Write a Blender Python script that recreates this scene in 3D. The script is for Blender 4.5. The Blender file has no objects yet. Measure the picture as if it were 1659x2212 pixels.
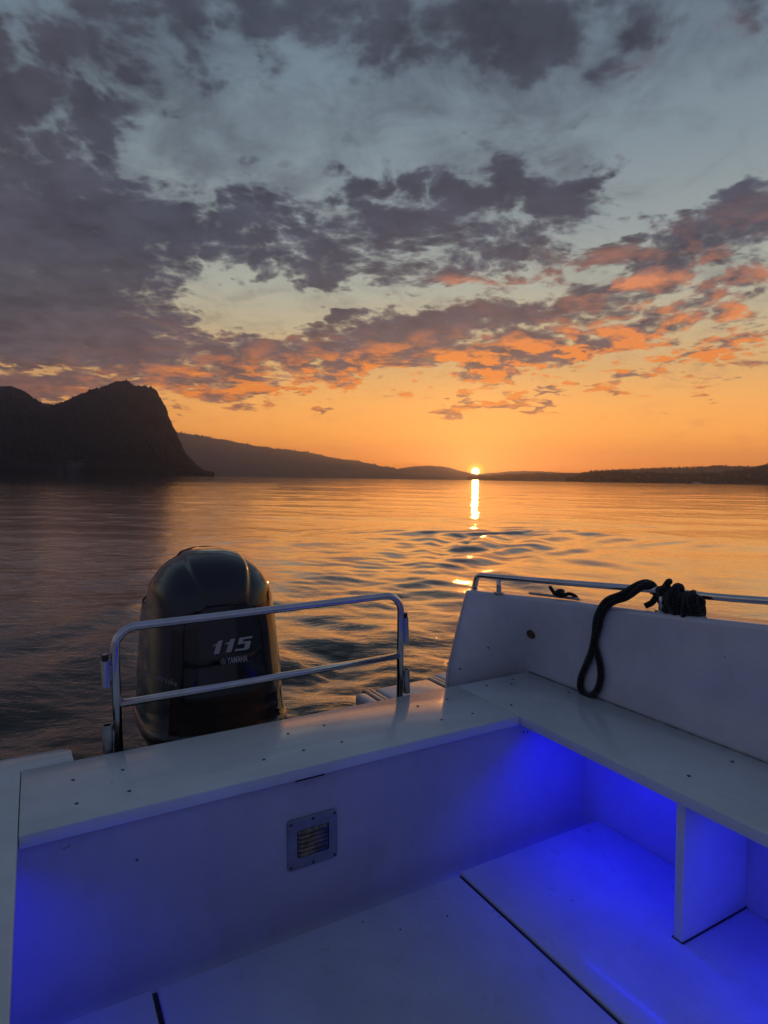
import bpy, bmesh, math, random
import numpy as np
from mathutils import Matrix, Vector, noise as mnoise
from mathutils.bvhtree import BVHTree
random.seed(7); rng = np.random.default_rng(11)
S = bpy.context.scene
COL = S.collection
R = math.radians

# ------------------------------------------------------------------ camera and boat attitude
F = 1346.58; CX, CY = 829.5, 1106.0            # focal length and centre, in 1659 x 2212 photo pixels
HC = 0.84
def rot3(rx, ry, rz):
    c, s = math.cos, math.sin
    X = np.array([[1,0,0],[0,c(rx),-s(rx)],[0,s(rx),c(rx)]])
    Y = np.array([[c(ry),0,s(ry)],[0,1,0],[-s(ry),0,c(ry)]])
    Z = np.array([[c(rz),-s(rz),0],[s(rz),c(rz),0],[0,0,1]])
    return Z @ X @ Y
RB = rot3(.0418, -.0240, .5119)                 # boat axes seen from the camera
CB = np.array([-1.5044, -1.6815, HC])           # camera in boat axes
PITCH, ROLL = math.atan(72.1/F), R(-.84)
W = np.array([[1,0,0],[0,math.cos(PITCH),math.sin(PITCH)],[0,-math.sin(PITCH),math.cos(PITCH)]]) @ \
    np.array([[math.cos(ROLL),0,math.sin(ROLL)],[0,1,0],[-math.sin(ROLL),0,math.cos(ROLL)]])
CAMZ = 1.62
BW = W @ RB
BM = Matrix([[*BW[i], 0] for i in range(3)] + [[0,0,0,1]])
BM.translation = Vector((0,0,CAMZ)) - BM.to_3x3() @ Vector(CB)
def pray(px, py):                                # viewing direction in boat axes
    return RB.T @ np.array([(px-CX)/F, 1, -(py-CY)/F])
def bx(px, py, ax, val):                         # point of the boat on a plane of the boat
    d = pray(px, py); t = (val-CB[ax])/d[ax]
    return CB + t*d
def wdir(px, py):
    d = W @ np.array([(px-CX)/F, 1, -(py-CY)/F]); return d/np.linalg.norm(d)
def azel(px, py):
    d = wdir(px, py); return math.degrees(math.atan2(d[0], d[1])), math.degrees(math.asin(d[2]))

cam = bpy.data.cameras.new("camera"); co = bpy.data.objects.new("camera", cam); COL.objects.link(co)
cam.sensor_fit = 'VERTICAL'; cam.sensor_height = 36; cam.lens = 36*F/2212
cam.clip_start = .05; cam.clip_end = 60000
m = Matrix([[W[i][0], W[i][2], -W[i][1], 0] for i in range(3)] + [[0,0,0,1]])
m.translation = (0,0,CAMZ)
co.matrix_world = m
# camera local axes: x right, y up, -z forward
m2 = Matrix(((W[0][0], W[0][2], -W[0][1], 0),(W[1][0], W[1][2], -W[1][1], 0),(W[2][0], W[2][2], -W[2][1], CAMZ),(0,0,0,1)))
co.matrix_world = m2
S.camera = co

# ------------------------------------------------------------------ node helpers
def lin(r, g, b):
    f = lambda c: (c/255/12.92) if c/255 <= .04045 else ((c/255+.055)/1.055)**2.4
    return (f(r), f(g), f(b), 1)
class NT:
    def __init__(s, tree): s.t = tree; s.n = tree.nodes; s.l = tree.links
    def link(s, a, b):
        if isinstance(a, (int, float)): b.default_value = a
        elif isinstance(a, tuple): b.default_value = a if len(b.default_value) == len(a) else a[:len(b.default_value)]
        else: s.l.new(a, b)
    def m(s, op, a, b=None, c=None, clamp=False):
        n = s.n.new('ShaderNodeMath'); n.operation = op; n.use_clamp = clamp
        for i, v in enumerate((a, b, c)):
            if v is not None: s.link(v, n.inputs[i])
        return n.outputs[0]
    def vm(s, op, a, b=None, scale=None):
        n = s.n.new('ShaderNodeVectorMath'); n.operation = op
        s.link(a, n.inputs[0])
        if b is not None: s.link(b, n.inputs[1])
        if scale is not None: s.link(scale, n.inputs['Scale'])
        return n.outputs[1] if op in ('LENGTH','DOT_PRODUCT','DISTANCE') else n.outputs[0]
    def ss(s, v, a, b, lo=0., hi=1.):
        n = s.n.new('ShaderNodeMapRange'); n.interpolation_type = 'SMOOTHSTEP'
        for i, x in enumerate((v, a, b, lo, hi)): s.link(x, n.inputs[i])
        return n.outputs[0]
    def lm(s, v, a, b, lo=0., hi=1.):
        n = s.n.new('ShaderNodeMapRange')
        for i, x in enumerate((v, a, b, lo, hi)): s.link(x, n.inputs[i])
        return n.outputs[0]
    def mix(s, f, a, b, blend='MIX'):
        n = s.n.new('ShaderNodeMix'); n.data_type = 'RGBA'; n.blend_type = blend
        s.link(f, n.inputs[0]); s.link(a, n.inputs[6]); s.link(b, n.inputs[7]); return n.outputs[2]
    def ramp(s, v, stops, interp='LINEAR'):
        n = s.n.new('ShaderNodeValToRGB'); r = n.color_ramp; r.interpolation = interp
        while len(r.elements) < len(stops): r.elements.new(.5)
        for e, (p, c) in zip(r.elements, stops): e.position = p; e.color = c
        s.link(v, n.inputs[0]); return n.outputs[0]
    def noise(s, vec, scale, detail=4, rough=.5, dist=0., lac=2., dim='3D', out=0):
        n = s.n.new('ShaderNodeTexNoise'); n.noise_dimensions = dim
        s.link(vec, n.inputs['Vector'])
        for k, v in (('Scale', scale), ('Detail', detail), ('Roughness', rough), ('Distortion', dist), ('Lacunarity', lac)):
            n.inputs[k].default_value = v
        return n.outputs[out]
    def comb(s, x, y, z):
        n = s.n.new('ShaderNodeCombineXYZ')
        for i, v in enumerate((x, y, z)): s.link(v, n.inputs[i])
        return n.outputs[0]
    def sep(s, v):
        n = s.n.new('ShaderNodeSeparateXYZ'); s.link(v, n.inputs[0]); return n.outputs
    def bump(s, h, strength, dist, normal=None):
        n = s.n.new('ShaderNodeBump'); n.inputs['Strength'].default_value = strength; n.inputs['Distance'].default_value = dist
        s.link(h, n.inputs['Height'])
        if normal is not None: s.link(normal, n.inputs['Normal'])
        return n.outputs[0]
def newmat(name):
    mt = bpy.data.materials.new(name); mt.use_nodes = True
    return mt, NT(mt.node_tree), mt.node_tree.nodes['Principled BSDF']
def simple(name, col, rough=.5, metal=0., coat=0., var=.0, vscale=8., bump=0., bscale=60., spec=.5, stretch=(1,1,1)):
    mt, t, b = newmat(name)
    tc = t.n.new('ShaderNodeTexCoord').outputs['Object']
    tc = t.vm('MULTIPLY', tc, stretch)
    b.inputs['Roughness'].default_value = rough; b.inputs['Metallic'].default_value = metal
    b.inputs['Coat Weight'].default_value = coat; b.inputs['Coat Roughness'].default_value = .06
    b.inputs['Specular IOR Level'].default_value = spec
    nz = t.noise(tc, vscale, 5, .6)
    c2 = tuple(max(0, c*(1-var)) for c in col[:3]) + (1,)
    c1 = tuple(min(1, c*(1+var*.5)) for c in col[:3]) + (1,)
    t.link(t.mix(t.ss(nz, .3, .7), c2, c1), b.inputs['Base Color'])
    t.link(t.lm(t.noise(tc, vscale*2.7, 5, .6), .3, .7, rough*.85, min(1, rough*1.2)), b.inputs['Roughness'])
    if bump: t.link(t.bump(t.noise(tc, bscale, 3, .5), bump, .002), b.inputs['Normal'])
    return mt

# ------------------------------------------------------------------ world: dusk sky with clouds
SUN_AZ, SUN_EL = azel(1027, 1018.5)
def build_world():
    w = bpy.data.worlds.new("World"); S.world = w; w.use_nodes = True
    t = NT(w.node_tree); t.n.clear()
    out = t.n.new('ShaderNodeOutputWorld'); bg = t.n.new('ShaderNodeBackground')
    t.l.new(bg.outputs[0], out.inputs[0])
    d = t.n.new('ShaderNodeTexCoord').outputs['Generated']
    x, y, z = t.sep(d)
    el = t.m('MULTIPLY', t.m('ARCSINE', z), 57.29578)
    az = t.m('MULTIPLY', t.m('ARCTAN2', x, y), 57.29578)
    elc = t.m('MAXIMUM', el, 0.)
    P = t.comb(az, elc, 0.)
    # cloud-layer plane coordinates: puffs shrink and flatten towards the horizon
    den = t.m('ADD', t.m('MAXIMUM', z, 0.), .17)
    Q = t.comb(t.m('DIVIDE', x, den), t.m('DIVIDE', y, den), 0.)
    Q = t.vm('ADD', Q, (3.1, 7.7, 2.2))
    warp = t.noise(Q, 2.2, 2, .5, out=1, dim='2D')
    warp = t.vm('SUBTRACT', warp, (.5,.5,.5))
    Q1 = t.vm('ADD', Q, t.vm('SCALE', warp, scale=.11))
    # warp the big shapes too, so that no outline is an ellipse
    wb = t.vm('SUBTRACT', t.noise(Q, 3.0, 4, .55, out=1, dim='2D'), (.5,.5,.5))
    Pw = t.vm('ADD', P, t.vm('MULTIPLY', wb, (11., 6.5, 0.)))
    def field(blobs, P):
        acc = None
        for (px, py, rx, ry, rot, amp) in blobs:
            a, e = azel(px, py)
            mp = t.n.new('ShaderNodeMapping'); mp.vector_type = 'TEXTURE'
            mp.inputs['Location'].default_value = (a, e, 0)
            mp.inputs['Rotation'].default_value = (0, 0, R(rot))
            mp.inputs['Scale'].default_value = (rx/23.5*1.5, ry/23.5*1.5, 1)
            t.l.new(P, mp.inputs['Vector'])
            g = t.n.new('ShaderNodeTexGradient'); g.gradient_type = 'QUADRATIC_SPHERE'
            t.l.new(mp.outputs[0], g.inputs[0])
            acc = t.m('MULTIPLY', g.outputs[1], amp) if acc is None else t.m('MULTIPLY_ADD', g.outputs[1], amp, acc)
        return acc
    CLOUD = [ # px, py, radius x, radius y, rotation, amount
        (150, 40, 420, 160, 0, .8), (760, 20, 520, 130, 0, 1.1), (1130, 60, 280, 130, 10, 1.05), (1340, 130, 190, 80, 25, 1.1), (1620, 20, 170, 70, 20, .8), (1260, 20, 200, 70, 0, .5),
        (480, 170, 70, 150, 0, .55), (620, 150, 50, 120, 0, .4), (60, 190, 150, 160, 0, .7), (200, 210, 110, 110, 0, .45), (1080, 190, 70, 110, 0, .5), (340, 190, 70, 80, 0, .4), (760, 170, 60, 70, 0, .25),
        (40, 420, 230, 160, 0, .62), (230, 320, 60, 60, 0, .6), (110, 560, 330, 150, 0, .64), (300, 480, 260, 110, 10, .85), (70, 680, 300, 90, 0, .85), (250, 640, 150, 80, 0, .55), (385, 635, 80, 50, 0, .7), (-350, 500, 420, 330, 0, 1.1), (-250, 750, 330, 100, 0, 1.), (-900, 500, 600, 400, 0, .9),
        (540, 480, 220, 110, 8, .95), (770, 400, 130, 80, 0, .95), (860, 500, 240, 110, 15, .95), (690, 590, 150, 60, 0, .75), (930, 380, 150, 50, 12, .5), (1080, 400, 180, 80, 24, .95), (1220, 420, 170, 75, 28, .95), (1010, 560, 200, 80, 14, .75), (1220, 510, 190, 70, 18, .7), (1350, 390, 130, 50, 28, .85), (820, 310, 80, 28, 0, .4), (550, 330, 80, 40, 0, .3), (1120, 310, 60, 50, 40, .35),
        (1480, 520, 300, 70, 16, .95), (1640, 465, 130, 55, 12, .7), (1645, 365, 55, 55, 0, .95), (1620, 590, 140, 45, 5, .65), (1400, 600, 170, 35, 12, .65), (1520, 215, 55, 26, 10, .75), (1400, 315, 40, 18, 10, .45), (1250, 260, 60, 60, 0, .35),
        (1130, 670, 340, 50, 6, .95), (880, 720, 270, 70, 7, 1.15), (600, 775, 380, 65, 4, 1.1), (1380, 690, 260, 45, 10, .75), (1050, 775, 320, 48, 5, 1.0), (330, 735, 240, 60, 0, .7), (420, 830, 250, 40, -3, 1.05), (620, 857, 95, 18, 3, .9), (1580, 680, 180, 50, 16, .6), (1530, 765, 170, 38, 14, .7), (1625, 790, 90, 28, 10, .6), (1240, 750, 220, 34, 6, .7), (745, 685, 100, 18, 5, .8), (675, 658, 60, 13, 4, .8),
        (1045, 864, 105, 24, 12, 1.35), (1180, 868, 58, 16, 5, 1.3), (985, 890, 45, 13, 0, .8), (706, 889, 34, 12, 0, .9), (1365, 818, 80, 24, 5, 1.), (1275, 826, 36, 16, 20, .8), (1510, 832, 30, 12, 0, .5), (690, 900, 100, 10, 0, .45),
        (100, 838, 220, 38, 0, 1.), (390, 887, 110, 10, -3, .5), (740, 921, 40, 7, -8, .4),
        # gaps
        (850, 255, 480, 65, 3, -.75), (1370, 270, 230, 80, 0, -.8), (1500, 150, 110, 70, 0, -.6), (320, 310, 60, 75, 0, -.55), (420, 350, 90, 60, 0, -.3), (600, 655, 270, 34, 2, -.95), (940, 632, 180, 20, 8, -.75), (1430, 400, 170, 60, 20, -.8), (30, 790, 110, 16, -8, -1.0), (230, 806, 150, 10, -2, -.6), (900, 945, 1000, 55, 0, -.6), (480, 610, 70, 36, 0, -.55), (640, 420, 50, 40, 0, -.3), (460, 395, 50, 50, 0, -.4), (1250, 610, 120, 18, 8, -.4), (50, 110, 50, 40, 0, -.4), (400, 60, 30, 70, 0, -.35), (530, 60, 25, 60, 0, -.3), (190, 500, 50, 20, 0, -.4), (1000, 480, 60, 25, 20, -.3), (800, 640, 60, 14, 0, -.4),
    ]
    VEIL = [(200, 60, 600, 240, 0, .7), (900, 60, 500, 220, 0, .75), (1350, 80, 320, 160, 15, .75), (1600, 60, 160, 120, 0, .6), (1250, 330, 320, 140, 25, .55), (560, 380, 400, 150, 0, .6), (150, 430, 360, 300, 0, .7), (900, 470, 420, 170, 12, .55), (1500, 560, 320, 130, 10, .6), (600, 640, 420, 40, 0, .35), (1000, 200, 200, 120, 0, .45), (-400, 400, 500, 500, 0, .8)]
    LIT = [(1050, 792, 620, 72, 4, 2.0), (650, 835, 420, 58, 0, 1.3), (380, 855, 240, 36, 0, .35), (1480, 750, 380, 100, 8, .95), (1520, 590, 320, 100, 8, .55), (1150, 600, 260, 50, 8, .3), (1035, 880, 220, 60, 0, .75), (1340, 618, 90, 26, 5, 1.), (1010, 607, 70, 16, 0, .9), (1520, 215, 70, 40, 0, 1.6), (1400, 315, 60, 40, 0, 1.2), (1400, 830, 260, 60, 0, .8), (110, 850, 260, 40, 0, .12), (560, 720, 300, 30, 0, .15), (1500, 120, 120, 60, 0, .4)]
    big = field(CLOUD, Pw)
    def dens(Qv, bigv):
        n1 = t.noise(Qv, 6.0, 8, .62, dim='2D')
        vo = t.n.new('ShaderNodeTexVoronoi'); vo.voronoi_dimensions = '2D'; vo.feature = 'F1'; vo.inputs['Scale'].default_value = 13.
        vo.inputs['Detail'].default_value = 2.5; vo.inputs['Roughness'].default_value = .55; vo.inputs['Lacunarity'].default_value = 2.1
        t.l.new(t.vm('ADD', Qv, t.vm('SCALE', warp, scale=.05)), vo.inputs['Vector'])
        bil = t.m('SUBTRACT', .62, vo.outputs['Distance'])
        return t.m('ADD', t.m('MULTIPLY', bigv, .88), t.m('ADD', t.m('MULTIPLY', t.m('SUBTRACT', n1, .5), 1.6), t.m('MULTIPLY', bil, .48)))
    D = dens(Q1, big)
    # a second sample shifted towards the sun (down, towards +y): rims facing it catch the light
    Q2 = t.vm('ADD', Q1, t.comb(.008, t.m('DIVIDE', .060, den), 0.))
    n2 = t.noise(Q2, 6.0, 6, .60, dim='2D')
    n1b = t.noise(Q1, 6.0, 6, .60, dim='2D')
    rim = t.m('SUBTRACT', n1b, n2)
    e = t.m('DIVIDE', elc, 45.)
    cov = t.ss(D, .12, t.ss(e, .42, .85, .46, .95))
    thick = t.ss(D, .18, .80)
    clear = t.ramp(e, [(0, lin(298,146,44)), (.035, lin(304,174,56)), (.09, lin(298,194,84)), (.15, lin(272,192,99)), (.215, lin(230,181,116)), (.29, lin(200,184,148)), (.37, lin(176,180,166)), (.46, lin(152,163,164)), (.58, lin(131,147,156)), (.7, lin(118,136,149)), (.85, lin(104,120,136)), (1, lin(84,98,115))])
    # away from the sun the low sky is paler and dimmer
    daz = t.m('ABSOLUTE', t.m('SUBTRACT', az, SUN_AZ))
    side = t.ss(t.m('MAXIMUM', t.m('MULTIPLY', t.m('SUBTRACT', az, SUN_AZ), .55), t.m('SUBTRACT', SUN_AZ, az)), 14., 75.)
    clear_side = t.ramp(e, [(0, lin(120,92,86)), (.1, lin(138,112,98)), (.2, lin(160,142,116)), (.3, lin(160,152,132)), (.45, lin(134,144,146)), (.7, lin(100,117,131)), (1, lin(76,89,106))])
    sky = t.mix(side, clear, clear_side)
    unlit = t.ramp(e, [(0, lin(170,100,70)), (.1, lin(158,100,82)), (.2, lin(101,84,91)), (.3, lin(76,72,86)), (.42, lin(62,66,82)), (.6, lin(62,67,82)), (.8, lin(64,69,82)), (1, lin(56,61,74))])
    lite = t.ramp(e, [(0, lin(255,145,50)), (.14, lin(252,140,52)), (.24, lin(246,138,58)), (.34, lin(228,138,88)), (.44, lin(206,134,106)), (.6, lin(190,130,118)), (.8, lin(180,138,124)), (1, lin(150,130,125))])
    unlit = t.mix(t.ss(t.m('SUBTRACT', SUN_AZ, az), 22., 44., 0., .75), unlit, lin(76,74,84))
    unlit = t.mix(t.ss(thick, .0, 1.0, .30, 0.), unlit, sky)
    puff = t.lm(t.m('ADD', t.m('MULTIPLY', t.noise(Q1, 9., 6, .62, dim='2D'), .6), t.m('MULTIPLY', t.noise(Q1, 3.2, 3, .5, dim='2D'), .4)), .3, .7, .68, 1.38)
    unlit = t.mix(1., unlit, t.comb(puff, puff, puff), 'MULTIPLY')
    L = t.m('MAXIMUM', field(LIT, P), 0.)
    litf = t.m('MULTIPLY', L, t.m('ADD', .34, t.m('MULTIPLY', rim, 4.6)), clamp=True)
    cl = t.mix(litf, unlit, lite)
    # dusk behind the viewer: dim blue-grey
    thin = field(VEIL, Pw)
    vl = t.m('ADD', t.m('MULTIPLY', thin, .8), t.m('MULTIPLY', t.m('SUBTRACT', t.noise(Q1, 4.6, 7, .66, .3, dim='2D'), .5), 1.9))
    col = t.mix(t.ss(vl, .05, 1.05, 0., .85), sky, unlit)
    col = t.mix(t.m('MULTIPLY', cov, .96), col, cl)
    # faint bright streaks near the sun
    st = t.noise(t.vm('MULTIPLY', P, (.09, 2.2, 1.)), 1., 4, .6)
    near = t.m('SUBTRACT', 1., t.ss(daz, 3., 32.))
    stf = t.m('MULTIPLY', t.m('MULTIPLY', t.ss(st, .56, .75), near), t.m('MULTIPLY', t.ss(elc, .4, 1.4), t.m('SUBTRACT', 1., t.ss(elc, 3.5, 8.))))
    col = t.mix(t.m('MULTIPLY', stf, .6), col, lin(290,215,100))
    # glow and disc of the sun
    sd = (math.sin(R(SUN_AZ))*math.cos(R(SUN_EL)), math.cos(R(SUN_AZ))*math.cos(R(SUN_EL)), math.sin(R(SUN_EL)))
    ang = t.m('MULTIPLY', t.m('ARCCOSINE', t.m('MINIMUM', t.vm('DOT_PRODUCT', t.vm('NORMALIZE', d), sd), 1.)), 57.29578)
    g1 = t.m('POWER', 2.718, t.m('MULTIPLY', ang, -.62))
    g2 = t.m('SUBTRACT', 1., t.ss(ang, .34, 1.0))
    g0 = t.m('SUBTRACT', 1., t.ss(ang, .24, .42))
    col = t.mix(1., col, t.vm('SCALE', (1.0, .52, .06), scale=t.m('MULTIPLY', g1, .75)), 'ADD')
    col = t.mix(1., col, t.vm('SCALE', (1.0, .50, .10), scale=t.m('MULTIPLY', t.m('POWER', 2.718, t.m('MULTIPLY', ang, -.16)), .24)), 'ADD')
    col = t.mix(1., col, t.vm('SCALE', (.9, .75, .05), scale=t.m('MULTIPLY', g2, 1.0)), 'ADD')
    col = t.mix(1., col, t.vm('SCALE', (10., 7.5, 3.6), scale=g0), 'ADD')
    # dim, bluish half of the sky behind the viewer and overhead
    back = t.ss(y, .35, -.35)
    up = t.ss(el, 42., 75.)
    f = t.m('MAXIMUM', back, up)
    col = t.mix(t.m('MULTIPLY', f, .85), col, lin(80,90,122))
    # physical twilight underneath it all, very weak
    nis = t.n.new('ShaderNodeTexSky'); nis.sky_type = 'NISHITA'; nis.sun_disc = False
    nis.sun_elevation = R(SUN_EL); nis.sun_rotation = R(SUN_AZ)
    col = t.mix(1., col, t.vm('SCALE', nis.outputs[0], scale=.004), 'ADD')
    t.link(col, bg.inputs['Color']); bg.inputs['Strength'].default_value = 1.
    w.cycles.sampling_method = 'MANUAL'; w.cycles.sample_map_resolution = 512
build_world()
sun = bpy.data.lights.new("sun", 'SUN'); sun.energy = .3; sun.angle = R(.5); sun.color = (1., .38, .10)
so = bpy.data.objects.new("sun", sun); COL.objects.link(so)
sdir = Vector((math.sin(R(SUN_AZ))*math.cos(R(SUN_EL)), math.cos(R(SUN_AZ))*math.cos(R(SUN_EL)), math.sin(R(SUN_EL))))
so.rotation_euler = sdir.to_track_quat('Z', 'Y').to_euler()

# ------------------------------------------------------------------ object helpers
def tag(o, label=None, cat=None, group=None, kind=None):
    for k, v in (('label', label), ('category', cat), ('group', group), ('kind', kind)):
        if v: o[k] = v
    return o
BASE = {}
def thing(name, label, cat, base=(0,0,0), group=None, mat=BM):
    o = bpy.data.objects.new(name, None); COL.objects.link(o)
    o.empty_display_size = .1
    o.matrix_world = mat @ Matrix.Translation(base); BASE[o.name] = Vector(base)
    return tag(o, label, cat, group)
def root_base(o):
    while o.parent: o = o.parent
    return BASE.get(o.name, Vector((0,0,0)))
def finish(name, me, mat, parent=None, smooth=True, angle=35, base=None, world=None):
    if mat is not None and not me.materials: me.materials.append(mat)
    if smooth:
        me.polygons.foreach_set('use_smooth', [True]*len(me.polygons))
        if angle < 180:
            try: me.set_sharp_from_angle(angle=R(angle))
            except Exception: pass
    o = bpy.data.objects.new(name, me); COL.objects.link(o)
    if parent is not None:
        me.transform(Matrix.Translation(-root_base(parent))); o.parent = parent
    elif world is not None:
        b = Vector(base or (0,0,0)); me.transform(Matrix.Translation(-b)); o.matrix_world = world @ Matrix.Translation(b)
    return o
def mesh(name, V, Fc):
    me = bpy.data.meshes.new(name); me.from_pydata([tuple(v) for v in V], [], [tuple(f) for f in Fc]); me.update(); return me
class MB:
    def __init__(s): s.v = []; s.f = []
    def add(s, V, Fc):
        n = len(s.v); s.v += [tuple(v) for v in V]; s.f += [tuple(i+n for i in f) for f in Fc]; return s
    def bm(s, b):
        b.verts.ensure_lookup_table()
        for i, v in enumerate(b.verts): v.index = i
        s.add([v.co[:] for v in b.verts], [[v.index for v in f.verts] for f in b.faces]); b.free(); return s
    def box(s, x0, x1, y0, y1, z0, z1, bev=0., seg=2, mat=None):
        b = bmesh.new(); bmesh.ops.create_cube(b, size=1)
        for v in b.verts: v.co = ((x0+x1)/2+v.co.x*(x1-x0), (y0+y1)/2+v.co.y*(y1-y0), (z0+z1)/2+v.co.z*(z1-z0))
        if bev: bmesh.ops.bevel(b, geom=list(b.edges), offset=bev, segments=seg, affect='EDGES', profile=.5)
        if mat is not None: b.transform(mat)
        return s.bm(b)
    def prism(s, poly, z0, z1, bev=0., seg=2, mat=None):      # polygon in x,y swept in z
        b = bmesh.new(); vs = [b.verts.new((p[0], p[1], z0)) for p in poly]
        f = b.faces.new(vs); r = bmesh.ops.extrude_face_region(b, geom=[f])
        for e in r['geom']:
            if isinstance(e, bmesh.types.BMVert): e.co.z = z1
        bmesh.ops.recalc_face_normals(b, faces=list(b.faces))
        if bev: bmesh.ops.bevel(b, geom=[e for e in b.edges if e.calc_face_angle(0) > .6], offset=bev, segments=seg, affect='EDGES', profile=.5)
        if mat is not None: b.transform(mat)
        return s.bm(b)
    def tube(s, path, r, seg=14, cap=True, squash=None):
        path = [Vector(p) for p in path]; n = len(path)
        rr = r if hasattr(r, '__len__') else [r]*n
        T = [(path[min(i+1, n-1)]-path[max(i-1, 0)]).normalized() for i in range(n)]
        u = T[0].orthogonal().normalized(); V = []; Fc = []
        for i in range(n):
            u = (u - T[i]*u.dot(T[i])).normalized(); w_ = T[i].cross(u)
            for k in range(seg):
                a = 2*math.pi*k/seg; V.append(path[i] + (u*math.cos(a) + w_*math.sin(a))*rr[i])
        for i in range(n-1):
            for k in range(seg):
                k2 = (k+1) % seg; Fc.append((i*seg+k, i*seg+k2, (i+1)*seg+k2, (i+1)*seg+k))
        if cap:
            Fc.append(tuple(range(seg))[::-1]); Fc.append(tuple((n-1)*seg+k for k in range(seg)))
        return s.add(V, Fc)
    def pipe(s, p0, p1, r, ri, seg=18):                       # open-ended tube with a wall
        p0, p1 = Vector(p0), Vector(p1); T = (p1-p0).normalized(); u = T.orthogonal().normalized(); w_ = T.cross(u); V = []; Fc = []
        for (p, q) in ((p0, r), (p1, r), (p1, ri), (p0, ri)):
            for k in range(seg):
                a = 2*math.pi*k/seg; V.append(p + (u*math.cos(a)+w_*math.sin(a))*q)
        for j in range(4):
            for k in range(seg):
                k2 = (k+1) % seg; j2 = (j+1) % 4; Fc.append((j*seg+k, j*seg+k2, j2*seg+k2, j2*seg+k))
        return s.add(V, Fc)
    def loft(s, rings, closed=True, cap0=False, cap1=False):
        n = len(rings[0]); V = [p for r_ in rings for p in r_]; Fc = []
        for i in range(len(rings)-1):
            for k in range(n if closed else n-1):
                k2 = (k+1) % n; Fc.append((i*n+k, i*n+k2, (i+1)*n+k2, (i+1)*n+k))
        if cap0: Fc.append(tuple(range(n))[::-1])
        if cap1: Fc.append(tuple((len(rings)-1)*n+k for k in range(n)))
        return s.add(V, Fc)
    def build(s, name, mat, parent=None, smooth=True, angle=35, **k):
        me = mesh(name, s.v, s.f)
        b = bmesh.new(); b.from_mesh(me); bmesh.ops.recalc_face_normals(b, faces=list(b.faces)); b.to_mesh(me); b.free()
        return finish(name, me, mat, parent, smooth, angle, **k)
def fillet(pts, r, n=8):
    pts = [Vector(p) for p in pts]; out = [pts[0]]
    for i in range(1, len(pts)-1):
        a, b, c = pts[i-1], pts[i], pts[i+1]; d1 = (a-b).normalized(); d2 = (c-b).normalized()
        th = d1.angle(d2); L = min(r/math.tan(th/2), (a-b).length*.49, (c-b).length*.49); rr = L*math.tan(th/2)
        bi = (d1+d2).normalized(); cen = b + bi*(rr/math.sin(th/2)); p0 = b+d1*L; p1 = b+d2*L
        v0, v1 = p0-cen, p1-cen; tot = v0.angle(v1); ax = v0.cross(v1).normalized()
        for k in range(n+1): out.append(cen + Matrix.Rotation(tot*k/n, 3, ax) @ v0)
    out.append(pts[-1]); return out
def catmull(P, n=8):
    P = [Vector(p) for p in P]; P = [P[0]*2-P[1]] + P + [P[-1]*2-P[-2]]; out = []
    for i in range(1, len(P)-2):
        p0, p1, p2, p3 = P[i-1:i+3]
        for k in range(n):
            t = k/n; out.append(.5*((2*p1)+(p2-p0)*t+(2*p0-5*p1+4*p2-p3)*t*t+(3*p1-p0-3*p2+p3)*t**3))
    out.append(P[-2]); return out

# ------------------------------------------------------------------ materials
M = {}
def gel(name, col, rough, coat, streak):
    mt, t, b = newmat(name)
    if 'bench' in name: b.inputs['Specular IOR Level'].default_value = .38
    tc = t.n.new('ShaderNodeTexCoord').outputs['Object']
    n1 = t.noise(tc, 3.1, 6, .62); n2 = t.noise(t.vm('MULTIPLY', tc, streak), 9., 5, .6); n3 = t.noise(tc, 140., 2, .5)
    dark = tuple(c*.86 for c in col[:3])+(1,)
    c = t.mix(t.ss(n1, .35, .68), dark, col)
    c = t.mix(t.ss(n2, .52, .74, 0., .34), c, (col[0]*.72, col[1]*.72, col[2]*.70, 1))
    sp = t.ss(t.noise(tc, 46., 2, .4), .77, .80, 0., .5)
    c = t.mix(sp, c, (.16,.15,.14,1))
    t.link(c, b.inputs['Base Color'])
    t.link(t.lm(n2, .3, .75, rough*.75, rough*1.35), b.inputs['Roughness'])
    b.inputs['Coat Weight'].default_value = coat; b.inputs['Coat Roughness'].default_value = .08
    h = t.m('ADD', t.m('MULTIPLY', n2, .6), t.m('MULTIPLY', n3, .25))
    t.link(t.bump(h, .10, .0022), b.inputs['Normal'])
    return mt
M['bench'] = gel('bench gelcoat', (.72,.78,.78,1), .15, .0, (.35,3.2,1))
M['bench_side'] = gel('side bench gelcoat', (.72,.78,.78,1), .15, .0, (3.2,.35,1))
M['hull'] = gel('hull gelcoat', (.66,.66,.70,1), .22, .45, (1,1,.6))
M['liner'] = gel('liner gelcoat', (.52,.52,.56,1), .38, .1, (1,1,.5))
M['floor'] = gel('deck gelcoat', (.56,.59,.62,1), .33, .12, (1,1,1))
M['rubber'] = simple('black joint sealant', (.012,.012,.014), .6)
M['screw'] = simple('dark screw head', (.09,.088,.085), .45, .5)
M['seal'] = simple('grimy joint sealant', (.27,.26,.27), .6, var=.5, vscale=30)
M['screw_pale'] = simple('painted screw cover', (.40,.40,.44), .4)
M['steel'] = simple('polished stainless steel', (.62,.62,.64), .10, 1., var=.12, vscale=14, bump=.03, bscale=40)
M['steel_dull'] = simple('brushed steel', (.42,.42,.44), .34, 1., var=.25, vscale=30, bump=.05, bscale=160)
M['tape'] = simple('dark sleeve', (.03,.022,.02), .5)
M['cowl'] = simple('black cowling paint', (.0075,.0085,.012), .085, 0., .5, var=.3, vscale=5, spec=.45)
M['cowl_low'] = simple('matt black engine plastic', (.012,.012,.013), .42, var=.3, vscale=20, bump=.05, bscale=220)
M['decal'] = simple('silver decal', (.42,.42,.43), .45, .2)
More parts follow.
